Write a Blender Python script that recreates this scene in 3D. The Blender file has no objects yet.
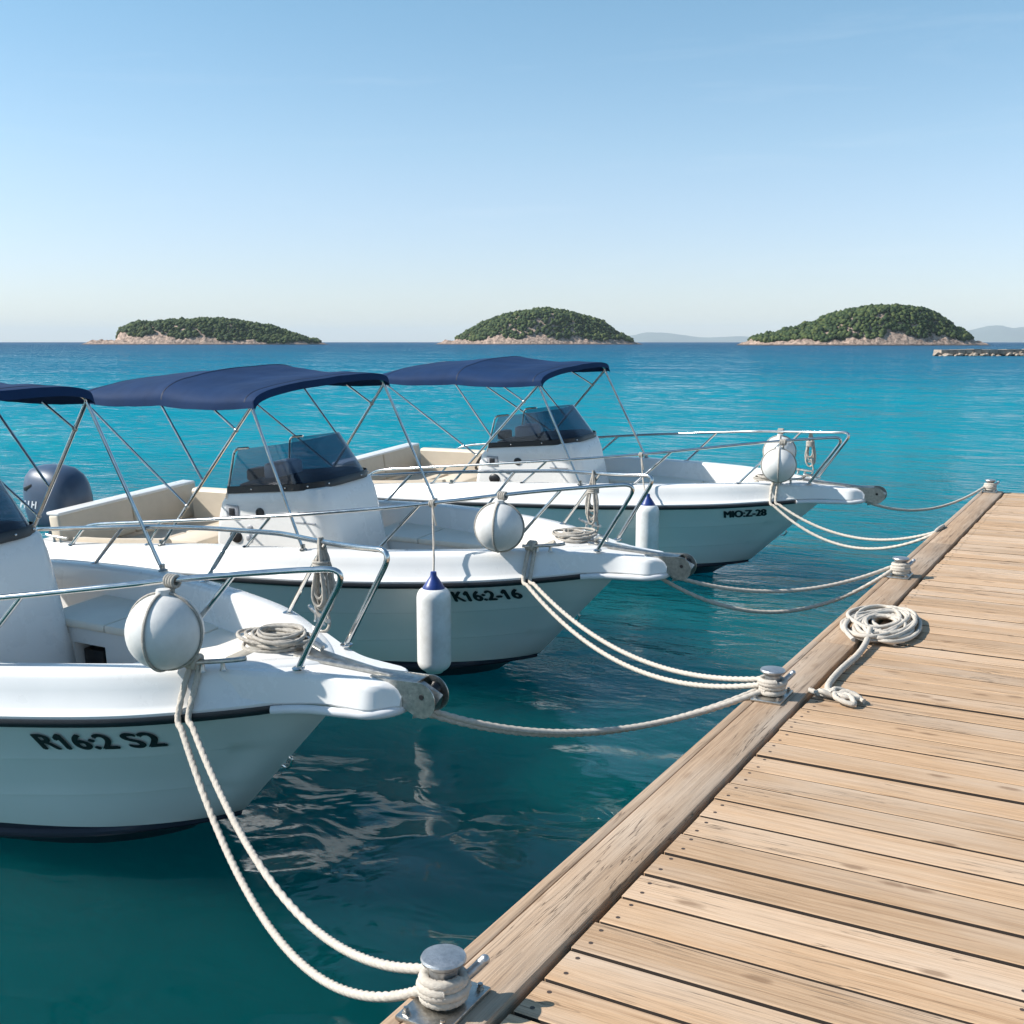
import bpy, bmesh, math, random
import numpy as np
from mathutils import Vector, Matrix, noise as mnoise
R = math.radians
random.seed(7)
rng = np.random.default_rng(11)

# ------------------------------------------------------------------ camera, sky, sun, exposure
scene = bpy.context.scene
HC = 2.5                      # eye height above the water
cam = bpy.data.cameras.new('camera')
cam.sensor_width = 36.0
cam.lens = 36.0 * 1125.0 / 1024.0
cam.clip_start = 0.05
cam.clip_end = 60000.0
co = bpy.data.objects.new('camera', cam)
scene.collection.objects.link(co)
co.location = (0, 0, HC)
PITCH = math.atan(170.0 / 1125.0)
co.rotation_euler = (math.pi / 2 - PITCH, 0, R(29.24))
scene.camera = co

SUN_EL, SUN_AZ = R(38), math.atan2(-0.873, -0.489)     # azimuth from +Y towards +X
world = bpy.data.worlds.new('World'); scene.world = world
world.use_nodes = True
wn = world.node_tree
sky = wn.nodes.new('ShaderNodeTexSky')
sky.sky_type = 'NISHITA'; sky.sun_disc = False
sky.sun_elevation = SUN_EL; sky.sun_rotation = SUN_AZ % (2 * math.pi)
sky.air_density = 1.0; sky.dust_density = 0.2; sky.ozone_density = 1.0; sky.altitude = 0
bg = wn.nodes['Background']
# the air over the bay: colour balance of the clear sky by height above the horizon, and a few thin cirrus streaks
stc = wn.nodes.new('ShaderNodeTexCoord'); ssp = wn.nodes.new('ShaderNodeSeparateXYZ'); wn.links.new(stc.outputs['Generated'], ssp.inputs[0])
srm = wn.nodes.new('ShaderNodeValToRGB'); srm.color_ramp.interpolation = 'B_SPLINE'
se = srm.color_ramp.elements
se[0].position = 0.0; se[0].color = (0.72, 0.79, 1.12, 1); se[1].position = 1.0; se[1].color = (0.76, 1.0, 1.07, 1)
for sp_, sc_ in ((0.04, (0.78, 0.805, 1.08)), (0.10, (0.87, 0.885, 1.05)), (0.16, (0.93, 0.975, 1.05)), (0.28, (0.76, 1.0, 1.08)), (0.5, (0.76, 1.0, 1.08))):
    x_ = se.new(sp_); x_.color = (*sc_, 1)
wn.links.new(ssp.outputs['Z'], srm.inputs[0])
tint = wn.nodes.new('ShaderNodeMix'); tint.data_type = 'RGBA'; tint.blend_type = 'MULTIPLY'; tint.inputs[0].default_value = 1.0
wn.links.new(sky.outputs[0], tint.inputs[6]); wn.links.new(srm.outputs[0], tint.inputs[7])
smp = wn.nodes.new('ShaderNodeMapping'); smp.inputs['Scale'].default_value = (2.2, 2.2, 22.0); wn.links.new(stc.outputs['Generated'], smp.inputs[0])
snz = wn.nodes.new('ShaderNodeTexNoise'); snz.inputs['Scale'].default_value = 1.6; snz.inputs['Detail'].default_value = 7; snz.inputs['Roughness'].default_value = 0.62; snz.inputs['Distortion'].default_value = 0.5
wn.links.new(smp.outputs[0], snz.inputs['Vector'])
smr = wn.nodes.new('ShaderNodeMapRange'); smr.inputs[1].default_value = 0.55; smr.inputs[2].default_value = 0.85; smr.inputs[3].default_value = 0.0; smr.inputs[4].default_value = 0.11
wn.links.new(snz.outputs['Fac'], smr.inputs[0])
cir = wn.nodes.new('ShaderNodeMix'); cir.data_type = 'RGBA'; cir.inputs[7].default_value = (6.2, 6.6, 7.0, 1)
wn.links.new(smr.outputs[0], cir.inputs[0]); wn.links.new(tint.outputs[2], cir.inputs[6]); wn.links.new(cir.outputs[2], bg.inputs['Color'])
bg.inputs['Strength'].default_value = 0.09
sl = bpy.data.lights.new('sun', 'SUN'); sl.energy = 4.1; sl.angle = R(0.53); sl.color = (1.0, 0.95, 0.885)
so = bpy.data.objects.new('sun', sl); scene.collection.objects.link(so)
sd = Vector((math.sin(SUN_AZ) * math.cos(SUN_EL), math.cos(SUN_AZ) * math.cos(SUN_EL), math.sin(SUN_EL)))
so.rotation_euler = sd.to_track_quat('Z', 'Y').to_euler(); so.location = sd * 50
scene.view_settings.view_transform = 'Standard'
scene.view_settings.look = 'None'
scene.view_settings.exposure = 0.86
scene.view_settings.gamma = 1.0

COL = scene.collection

# ------------------------------------------------------------------ materials
def nt(name):
    m = bpy.data.materials.new(name); m.use_nodes = True
    return m, m.node_tree, m.node_tree.nodes['Principled BSDF']

def mat(name, col, rough=0.5, metal=0.0, var=0.0, vscale=6.0, bump=0.0, bscale=60.0, coat=0.0, spec=0.5, col2=None, stretch=None, rvar=0.0):
    m, t, b = nt(name)
    b.inputs['Base Color'].default_value = (*col, 1)
    b.inputs['Roughness'].default_value = rough
    b.inputs['Metallic'].default_value = metal
    b.inputs['Coat Weight'].default_value = coat
    b.inputs['Specular IOR Level'].default_value = spec
    N, L = t.nodes, t.links
    tc = N.new('ShaderNodeTexCoord'); src = tc.outputs['Object']
    if stretch:
        mp = N.new('ShaderNodeMapping'); mp.inputs['Scale'].default_value = stretch
        L.new(src, mp.inputs['Vector']); src = mp.outputs[0]
    if var > 0 or rvar > 0:
        n = N.new('ShaderNodeTexNoise'); n.inputs['Scale'].default_value = vscale; n.inputs['Detail'].default_value = 6; n.inputs['Roughness'].default_value = 0.65
        L.new(src, n.inputs['Vector'])
        r = N.new('ShaderNodeValToRGB')
        c2 = col2 or tuple(max(0, c * (1 - var)) for c in col)
        r.color_ramp.elements[0].position = 0.35; r.color_ramp.elements[0].color = (*c2, 1)
        r.color_ramp.elements[1].position = 0.68; r.color_ramp.elements[1].color = (*col, 1)
        L.new(n.outputs['Fac'], r.inputs[0]); 
        if var > 0: L.new(r.outputs[0], b.inputs['Base Color'])
        if rvar > 0:
            mr = N.new('ShaderNodeMapRange'); mr.inputs[3].default_value = rough - rvar; mr.inputs[4].default_value = rough + rvar
            L.new(n.outputs['Fac'], mr.inputs[0]); L.new(mr.outputs[0], b.inputs['Roughness'])
    if bump > 0:
        n2 = N.new('ShaderNodeTexNoise'); n2.inputs['Scale'].default_value = bscale; n2.inputs['Detail'].default_value = 4
        L.new(src, n2.inputs['Vector'])
        bp = N.new('ShaderNodeBump'); bp.inputs['Strength'].default_value = bump; bp.inputs['Distance'].default_value = 0.01
        L.new(n2.outputs['Fac'], bp.inputs['Height']); L.new(bp.outputs[0], b.inputs['Normal'])
    return m

M = {}
M['gelcoat'] = mat('white gelcoat', (0.77, 0.76, 0.735), 0.28, var=0.07, vscale=1.7, coat=0.3, bump=0.02, bscale=9, rvar=0.08)
M['cushion'] = mat('cream vinyl', (0.78, 0.72, 0.62), 0.5, var=0.08, vscale=3.0, bump=0.08, bscale=14)
M['beige'] = mat('beige vinyl', (0.70, 0.60, 0.47), 0.55, var=0.10, vscale=4.0, bump=0.08, bscale=18)
M['floor'] = mat('sand coloured deck mat', (0.58, 0.45, 0.30), 0.7, var=0.15, vscale=8)
M['rubber'] = mat('black rubber', (0.018, 0.02, 0.024), 0.35, var=0.2, vscale=9)
M['trim'] = mat('grey white trim', (0.70, 0.70, 0.70), 0.35, var=0.1, vscale=12)
M['steel'] = mat('stainless steel', (0.66, 0.65, 0.63), 0.17, metal=1.0, var=0.18, vscale=14, rvar=0.08)
M['steelold'] = mat('weathered steel', (0.56, 0.54, 0.50), 0.33, metal=1.0, var=0.35, vscale=38, bump=0.15, bscale=120, rvar=0.12)
M['bollardtop'] = mat('galvanised bollard metal', (0.52, 0.53, 0.54), 0.42, metal=0.85, var=0.3, vscale=45, bump=0.2, bscale=160, rvar=0.1)
M['canvas'] = mat('navy canvas', (0.003, 0.028, 0.094), 0.8, var=0.25, vscale=2.5, bump=0.9, bscale=3.2, spec=0.25)
M['seam'] = mat('navy seam tape', (0.003, 0.016, 0.052), 0.7, var=0.2, vscale=20)
M['black'] = mat('black plastic', (0.012, 0.012, 0.014), 0.4)
M['dash'] = mat('charcoal dash cover', (0.045, 0.05, 0.065), 0.6, var=0.2, vscale=9)
M['grey'] = mat('grey plastic', (0.35, 0.36, 0.38), 0.45, var=0.15, vscale=20)
M['cowl'] = mat('blue grey motor cowl', (0.045, 0.075, 0.13), 0.42, coat=0.2, var=0.2, vscale=4)
M['ink'] = mat('black lettering', (0.012, 0.014, 0.016), 0.4)
M['white'] = mat('white lettering', (0.75, 0.76, 0.78), 0.4)
M['fender'] = mat('white fender vinyl', (0.80, 0.80, 0.78), 0.42, var=0.12, vscale=9, bump=0.06, bscale=40, col2=(0.66, 0.65, 0.61))
M['ballv'] = mat('worn grey white buoy vinyl', (0.68, 0.675, 0.65), 0.45, var=0.15, vscale=5, bump=0.10, bscale=30, col2=(0.57, 0.56, 0.53))
M['blue'] = mat('blue fender cap', (0.015, 0.045, 0.22), 0.4, var=0.2, vscale=20)
M['rope'] = mat('white mooring rope', (0.60, 0.54, 0.46), 0.85, var=0.22, vscale=60, bump=0.5, bscale=420)
M['ropegrey'] = mat('weathered rope', (0.50, 0.46, 0.40), 0.9, var=0.35, vscale=45, bump=0.5, bscale=420)

def mat_hull():
    m, t, b = nt('hull gelcoat with dark bottom paint'); N, L = t.nodes, t.links
    tc = N.new('ShaderNodeTexCoord'); sx = N.new('ShaderNodeSeparateXYZ'); L.new(tc.outputs['Object'], sx.inputs[0])
    n = N.new('ShaderNodeTexNoise'); n.inputs['Scale'].default_value = 1.3; n.inputs['Detail'].default_value = 5
    L.new(tc.outputs['Object'], n.inputs['Vector'])
    # the white fades to a slight grey-green tint low on the topsides
    mr = N.new('ShaderNodeMapRange'); mr.inputs[1].default_value = 0.10; mr.inputs[2].default_value = 0.34
    L.new(sx.outputs['Z'], mr.inputs[0])
    mixw = N.new('ShaderNodeMix'); mixw.data_type = 'RGBA'
    mixw.inputs[6].default_value = (0.62, 0.66, 0.60, 1); mixw.inputs[7].default_value = (0.80, 0.81, 0.78, 1)
    L.new(mr.outputs[0], mixw.inputs[0])
    mv = N.new('ShaderNodeMix'); mv.data_type = 'RGBA'; mv.blend_type = 'MULTIPLY'; mv.inputs[0].default_value = 0.18
    L.new(mixw.outputs[2], mv.inputs[6]); L.new(n.outputs['Fac'], mv.inputs[7])
    # bottom paint
    ma = N.new('ShaderNodeMath'); ma.operation = 'GREATER_THAN'; ma.inputs[1].default_value = 0.18
    L.new(sx.outputs['Z'], ma.inputs[0])
    mx = N.new('ShaderNodeMix'); mx.data_type = 'RGBA'; mx.inputs[6].default_value = (0.008, 0.013, 0.028, 1)
    L.new(ma.outputs[0], mx.inputs[0]); L.new(mv.outputs[2], mx.inputs[7]); L.new(mx.outputs[2], b.inputs['Base Color'])
    rr = N.new('ShaderNodeMapRange'); rr.inputs[3].default_value = 0.7; rr.inputs[4].default_value = 0.25
    L.new(ma.outputs[0], rr.inputs[0]); L.new(rr.outputs[0], b.inputs['Roughness'])
    b.inputs['Coat Weight'].default_value = 0.25
    return m
M['hull'] = mat_hull()

def mat_glass():
    m = bpy.data.materials.new('smoked acrylic'); m.use_nodes = True
    t = m.node_tree; N, L = t.nodes, t.links
    N.remove(N['Principled BSDF'])
    tr = N.new('ShaderNodeBsdfTransparent'); tr.inputs[0].default_value = (0.60, 0.65, 0.72, 1)
    gl = N.new('ShaderNodeBsdfGlossy'); gl.inputs['Roughness'].default_value = 0.05
    gl.inputs[0].default_value = (0.9, 0.9, 0.9, 1)
    df = N.new('ShaderNodeBsdfDiffuse'); df.inputs[0].default_value = (0.07, 0.09, 0.13, 1)
    fr = N.new('ShaderNodeFresnel'); ge = N.new('ShaderNodeNewGeometry')     # a thin sheet reflects alike from both sides
    io = N.new('ShaderNodeMapRange'); io.inputs[3].default_value = 1.45; io.inputs[4].default_value = 1 / 1.45
    L.new(ge.outputs['Backfacing'], io.inputs[0]); L.new(io.outputs[0], fr.inputs['IOR'])
    m0 = N.new('ShaderNodeMixShader'); m0.inputs[0].default_value = 0.07
    L.new(tr.outputs[0], m0.inputs[1]); L.new(df.outputs[0], m0.inputs[2])
    mx = N.new('ShaderNodeMixShader')
    L.new(fr.outputs[0], mx.inputs[0]); L.new(m0.outputs[0], mx.inputs[1]); L.new(gl.outputs[0], mx.inputs[2])
    L.new(mx.outputs[0], N['Material Output'].inputs['Surface'])
    return m
M['glass'] = mat_glass()

def mat_wood(name, axis, c_lo, c_mid, c_hi):
    """weathered timber: grain stretched along one axis, shifted per board by the 'board' attribute"""
    m, t, b = nt(name); N, L = t.nodes, t.links
    tc = N.new('ShaderNodeTexCoord'); at = N.new('ShaderNodeAttribute'); at.attribute_name = 'board'
    mul = N.new('ShaderNodeVectorMath'); mul.operation = 'SCALE'; mul.inputs['Scale'].default_value = 37.0
    L.new(at.outputs['Color'], mul.inputs[0])
    add = N.new('ShaderNodeVectorMath'); add.operation = 'ADD'
    L.new(tc.outputs['Object'], add.inputs[0]); L.new(mul.outputs[0], add.inputs[1])
    def noise(sc_, along, across, detail=8, rough=0.6, dist=0.0):
        mp = N.new('ShaderNodeMapping')
        mp.inputs['Scale'].default_value = (along, across, across) if axis == 'X' else (across, along, across)
        L.new(add.outputs[0], mp.inputs['Vector'])
        n = N.new('ShaderNodeTexNoise'); n.inputs['Scale'].default_value = sc_; n.inputs['Detail'].default_value = detail
        n.inputs['Roughness'].default_value = rough; n.inputs['Distortion'].default_value = dist
        L.new(mp.outputs[0], n.inputs['Vector']); return n
    n1 = noise(1.0, 1.6, 75.0, 10, 0.66, 0.9)       # grain
    n2 = noise(1.0, 0.9, 4.0, 4, 0.55)             # broad patches
    n3 = noise(1.0, 5.0, 320.0, 4, 0.7)            # fine fibres
    r = N.new('ShaderNodeValToRGB')
    e = r.color_ramp.elements
    e[0].position = 0.27; e[0].color = (*c_lo, 1); e[1].position = 0.72; e[1].color = (*c_hi, 1)
    x = e.new(0.45); x.color = (*c_mid, 1)
    L.new(n1.outputs['Fac'], r.inputs[0])
    fib = N.new('ShaderNodeMapRange'); fib.inputs[1].default_value = 0.30; fib.inputs[2].default_value = 0.55; fib.inputs[3].default_value = 0.55; fib.inputs[4].default_value = 1.0
    L.new(n3.outputs['Fac'], fib.inputs[0])
    rf = N.new('ShaderNodeMix'); rf.data_type = 'RGBA'; rf.blend_type = 'MULTIPLY'; rf.inputs[0].default_value = 0.75
    L.new(r.outputs[0], rf.inputs[6]); L.new(fib.outputs[0], rf.inputs[7])
    # per-board tone
    sep = N.new('ShaderNodeSeparateColor'); L.new(at.outputs['Color'], sep.inputs[0])
    tone = N.new('ShaderNodeValToRGB'); te = tone.color_ramp.elements
    te[0].color = (0.84, 0.78, 0.71, 1); te[1].color = (1.12, 1.08, 1.04, 1)
    y = te.new(0.5); y.color = (1.0, 0.91, 0.80, 1)
    L.new(sep.outputs[0], tone.inputs[0])
    mm = N.new('ShaderNodeMix'); mm.data_type = 'RGBA'; mm.blend_type = 'MULTIPLY'; mm.inputs[0].default_value = 1.0
    L.new(rf.outputs[2], mm.inputs[6]); L.new(tone.outputs[0], mm.inputs[7])
    # bleached patches
    mr = N.new('ShaderNodeMapRange'); mr.inputs[1].default_value = 0.45; mr.inputs[2].default_value = 0.75; mr.inputs[4].default_value = 0.42
    L.new(n2.outputs['Fac'], mr.inputs[0])
    m2 = N.new('ShaderNodeMix'); m2.data_type = 'RGBA'; m2.inputs[7].default_value = (0.60, 0.52, 0.43, 1)
    L.new(mr.outputs[0], m2.inputs[0]); L.new(mm.outputs[2], m2.inputs[6])
    # dark cracks / checks
    cr = noise(1.0, 0.75, 24.0, 4, 0.55, 0.4)
    cm = N.new('ShaderNodeMath'); cm.operation = 'SUBTRACT'; cm.inputs[1].default_value = 0.5; L.new(cr.outputs['Fac'], cm.inputs[0])
    ca = N.new('ShaderNodeMath'); ca.operation = 'ABSOLUTE'; L.new(cm.outputs[0], ca.inputs[0])
    cl = N.new('ShaderNodeMapRange'); cl.inputs[1].default_value = 0.0; cl.inputs[2].default_value = 0.010; cl.inputs[3].default_value = 1.0; cl.inputs[4].default_value = 0.0
    L.new(ca.outputs[0], cl.inputs[0])
    pm = noise(1.0, 1.3, 3.0, 2, 0.5)
    pr = N.new('ShaderNodeMapRange'); pr.inputs[1].default_value = 0.42 if axis == 'Y' else 0.47; pr.inputs[2].default_value = 0.56
    L.new(pm.outputs['Fac'], pr.inputs[0])
    cx = N.new('ShaderNodeMath'); cx.operation = 'MULTIPLY'; L.new(cl.outputs[0], cx.inputs[0]); L.new(pr.outputs[0], cx.inputs[1])
    cs = N.new('ShaderNodeMath'); cs.operation = 'MULTIPLY'; cs.inputs[1].default_value = 0.9; L.new(cx.outputs[0], cs.inputs[0])
    m3 = N.new('ShaderNodeMix'); m3.data_type = 'RGBA'; m3.inputs[7].default_value = (0.10, 0.065, 0.04, 1)
    L.new(cs.outputs[0], m3.inputs[0]); L.new(m2.outputs[2], m3.inputs[6])
    # knots
    vo = N.new('ShaderNodeTexVoronoi'); vo.voronoi_dimensions = '2D'; vo.inputs['Scale'].default_value = 1.0; vo.inputs['Randomness'].default_value = 1.0
    mpv = N.new('ShaderNodeMapping'); mpv.inputs['Scale'].default_value = (1.5, 4.2, 1.0) if axis == 'X' else (4.2, 1.5, 1.0)
    L.new(add.outputs[0], mpv.inputs['Vector']); 
    wob = N.new('ShaderNodeVectorMath'); wob.operation = 'ADD'
    nw = noise(1.0, 14.0, 30.0, 3, 0.6)
    sw = N.new('ShaderNodeVectorMath'); sw.operation = 'SCALE'; sw.inputs['Scale'].default_value = 0.07; L.new(nw.outputs['Color'], sw.inputs[0])
    L.new(mpv.outputs[0], wob.inputs[0]); L.new(sw.outputs[0], wob.inputs[1]); L.new(wob.outputs[0], vo.inputs['Vector'])
    kn = N.new('ShaderNodeMapRange'); kn.inputs[1].default_value = 0.035; kn.inputs[2].default_value = 0.085; kn.inputs[3].default_value = 0.62 if axis == 'X' else 0.3; kn.inputs[4].default_value = 0.0
    L.new(vo.outputs['Distance'], kn.inputs[0])
    m4 = N.new('ShaderNodeMix'); m4.data_type = 'RGBA'; m4.inputs[7].default_value = (0.17, 0.095, 0.05, 1)
    L.new(kn.outputs[0], m4.inputs[0]); L.new(m3.outputs[2], m4.inputs[6])
    L.new(m4.outputs[2], b.inputs['Base Color'])
    b.inputs['Roughness'].default_value = 0.75; b.inputs['Specular IOR Level'].default_value = 0.3
    # bump
    ad = N.new('ShaderNodeMath'); ad.operation = 'ADD'; L.new(n1.outputs['Fac'], ad.inputs[0])
    h3 = N.new('ShaderNodeMath'); h3.operation = 'MULTIPLY'; h3.inputs[1].default_value = 0.5; L.new(n3.outputs['Fac'], h3.inputs[0]); L.new(h3.outputs[0], ad.inputs[1])
    sb = N.new('ShaderNodeMath'); sb.operation = 'SUBTRACT'; L.new(ad.outputs[0], sb.inputs[0]); L.new(cx.outputs[0], sb.inputs[1])
    bp = N.new('ShaderNodeBump'); bp.inputs['Strength'].default_value = 0.45; bp.inputs['Distance'].default_value = 0.004
    L.new(sb.outputs[0], bp.inputs['Height']); L.new(bp.outputs[0], b.inputs['Normal'])
    return m
M['plank'] = mat_wood('weathered deck plank', 'X', (0.30, 0.19, 0.11), (0.515, 0.36, 0.235), (0.60, 0.45, 0.315))
M['beam'] = mat_wood('weathered edge beam', 'Y', (0.20, 0.14, 0.10), (0.38, 0.28, 0.20), (0.48, 0.375, 0.285))
M['darkwood'] = mat('wet dark timber', (0.05, 0.035, 0.025), 0.8, var=0.3, vscale=5)
M['gapshade'] = mat('plank edge with painted gap shade', (0.045, 0.032, 0.024), 0.9, var=0.3, vscale=15)  # plank sides coloured dark to stand in for shade between the boards
M['nail'] = mat('rusty nail', (0.06, 0.04, 0.03), 0.6)

# ------------------------------------------------------------------ mesh builder
class MB:
    def __init__(s): s.v, s.f, s.m, s.c = [], [], [], []
    def add(s, vs, fs, mi=0, col=None):
        o = len(s.v); s.v.extend([tuple(p) for p in vs])
        s.f.extend([tuple(i + o for i in f) for f in fs]); s.m.extend([mi] * len(fs)); s.c.extend([col] * len(fs))
    def box(s, lo, hi, mi=0, bev=0.0, col=None, rot=None, seg=2):
        bm = bmesh.new(); bmesh.ops.create_cube(bm, size=1.0)
        c = (Vector(lo) + Vector(hi)) / 2; d = Vector(hi) - Vector(lo)
        bmesh.ops.scale(bm, vec=d, verts=bm.verts)
        if bev > 0: bmesh.ops.bevel(bm, geom=bm.edges[:], offset=bev, segments=seg, affect='EDGES', profile=0.5)
        if rot: bmesh.ops.rotate(bm, cent=(0, 0, 0), matrix=rot, verts=bm.verts)
        bm.verts.index_update()
        s.add([v.co + c for v in bm.verts], [[v.index for v in f.verts] for f in bm.faces], mi, col); bm.free()
    def loft(s, rings, mi=0, close=False, cap0=False, cap1=False, flip=False):
        n = len(rings[0]); vs = [p for r in rings for p in r]; fs = []
        for i in range(len(rings) - 1):
            for j in range(n if close else n - 1):
                a, b = i * n + j, i * n + (j + 1) % n
                q = (a, b, b + n, a + n)
                fs.append(q[::-1] if flip else q)
        if cap0: fs.append(tuple(range(n))[::-1] if not flip else tuple(range(n)))
        if cap1:
            o = (len(rings) - 1) * n; q = tuple(range(o, o + n)); fs.append(q if not flip else q[::-1])
        s.add(vs, fs, mi)
    def lathe(s, prof, origin=(0, 0, 0), n=24, mi=0, axis=None):
        o = Vector(origin); q = Vector((0, 0, 1)).rotation_difference(Vector(axis).normalized()) if axis else None
        rings = []
        for r, z in prof:
            ring = []
            for k in range(n):
                a = 2 * math.pi * k / n; p = Vector((r * math.cos(a), r * math.sin(a), z))
                if q: p = q @ p
                ring.append(p + o)
            rings.append(ring)
        s.loft(rings, mi, close=True, cap0=prof[0][0] > 1e-5, cap1=prof[-1][0] > 1e-5)
    def tube(s, pts, r, n=10, mi=0, caps=True, lobes=0, pitch=0.06, closed=False, depth=0.34):
        P = [Vector(p) for p in pts]; rings = []; T = []
        for i in range(len(P)):
            a = P[max(0, i - 1)]; b = P[min(len(P) - 1, i + 1)]
            d = b - a; T.append(d.normalized() if d.length > 1e-9 else Vector((0, 0, 1)))
        u = T[0].orthogonal().normalized(); L = 0.0
        for i in range(len(P)):
            if i > 0:
                L += (P[i] - P[i - 1]).length
                u = (T[i - 1].rotation_difference(T[i])) @ u
                u = (u - T[i] * u.dot(T[i])).normalized()
            w = T[i].cross(u); rr = r[i] if isinstance(r, (list, tuple)) else r; ring = []
            for k in range(n):
                a = 2 * math.pi * k / n
                q = rr
                if lobes: q = rr * (1 + depth * (abs(math.sin(lobes / 2 * (a + 2 * math.pi * L / pitch))) - 0.65))
                ring.append(P[i] + (u * math.cos(a) + w * math.sin(a)) * q)
            rings.append(ring)
        s.loft(rings, mi, close=True, cap0=caps, cap1=caps)
    def sphere(s, c, r, nu=24, nv=14, mi=0, sc=(1, 1, 1)):
        rings = []
        for i in range(nv + 1):
            t = math.pi * i / nv; z = -math.cos(t); q = max(1e-4, math.sin(t))
            rings.append([(c[0] + r * sc[0] * q * math.cos(2 * math.pi * k / nu), c[1] + r * sc[1] * q * math.sin(2 * math.pi * k / nu), c[2] + r * sc[2] * z) for k in range(nu)])
        s.loft(rings, mi, close=True, cap0=True, cap1=True)
    def build(s, name, mats, parent=None, smooth=35.0, board=False):
        me = bpy.data.meshes.new(name)
        me.from_pydata(s.v, [], s.f)
        if not isinstance(mats, (list, tuple)): mats = [mats]
        for m in mats: me.materials.append(m)
        me.polygons.foreach_set('material_index', s.m)
        if board:
            at = me.color_attributes.new('board', 'FLOAT_COLOR', 'CORNER')
            buf = []
            for f, c in zip(s.f, s.c):
                for _ in f: buf.extend((*(c or (0.5, 0.5, 0.5)), 1.0))
            at.data.foreach_set('color', buf)
        bm = bmesh.new(); bm.from_mesh(me)
        bmesh.ops.remove_doubles(bm, verts=bm.verts, dist=1e-5)
        bmesh.ops.recalc_face_normals(bm, faces=bm.faces)
        bm.to_mesh(me); bm.free()
        if smooth:
            me.polygons.foreach_set('use_smooth', [True] * len(me.polygons))
            me.set_sharp_from_angle(angle=R(smooth))
        me.update()
        o = bpy.data.objects.new(name, me); COL.objects.link(o)
        if parent: o.parent = parent
        return o

def empty(name, loc=(0, 0, 0)):
    o = bpy.data.objects.new(name, None); o.empty_display_size = 0.2; o.location = loc; COL.objects.link(o); return o
def tag(o, label=None, cat=None, group=None, kind=None):
    if label: o['label'] = label
    if cat: o['category'] = cat
    if group: o['group'] = group
    if kind: o['kind'] = kind
    return o

def pchip(tab):
    xs = [a for a, _ in tab]; ys = [b for _, b in tab]; n = len(xs)
    h = [xs[i + 1] - xs[i] for i in range(n - 1)]; d = [(ys[i + 1] - ys[i]) / h[i] for i in range(n - 1)]
    m = [d[0]] + [0.0] * (n - 2) + [d[-1]]
    for i in range(1, n - 1):
        if d[i - 1] * d[i] > 0:
            w1 = 2 * h[i] + h[i - 1]; w2 = h[i] + 2 * h[i - 1]
            m[i] = (w1 + w2) / (w1 / d[i - 1] + w2 / d[i])
    def f(x):
        x = min(max(x, xs[0]), xs[-1]); i = 0
        while i < n - 2 and x > xs[i + 1]: i += 1
        t = (x - xs[i]) / h[i]
        return (ys[i] * (1 + 2 * t) * (1 - t) ** 2 + h[i] * m[i] * t * (1 - t) ** 2 + ys[i + 1] * t * t * (3 - 2 * t) + h[i] * m[i + 1] * t * t * (t - 1))
    return f

def spline(pts, step=0.02):
    P = [Vector(p) for p in pts]; out = []
    Q = [2 * P[0] - P[1]] + P + [2 * P[-1] - P[-2]]
    for i in range(1, len(Q) - 2):
        a, b, c, d = Q[i - 1], Q[i], Q[i + 1], Q[i + 2]
        n = max(2, int((c - b).length / step))
        for k in range(n):
            t = k / n
            out.append(0.5 * ((2 * b) + (c - a) * t + (2 * a - 5 * b + 4 * c - d) * t * t + (3 * b - a - 3 * c + d) * t ** 3))
    out.append(P[-1]); return out

def fillet(pts, rad, n=7):
    P = [Vector(p) for p in pts]; out = [P[0]]
    for i in range(1, len(P) - 1):
        a, b, c = P[i - 1], P[i], P[i + 1]
        d1, d2 = (a - b), (c - b); r = min(rad, d1.length * 0.45, d2.length * 0.45)
        p0 = b + d1.normalized() * r; p1 = b + d2.normalized() * r
        for k in range(n + 1):
            t = k / n; out.append(p0 * (1 - t) ** 2 + b * 2 * t * (1 - t) + p1 * t * t)
    out.append(P[-1]); return out

def smoothstep(a, b, x):
    t = min(max((x - a) / (b - a), 0), 1); return t * t * (3 - 2 * t)

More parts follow.
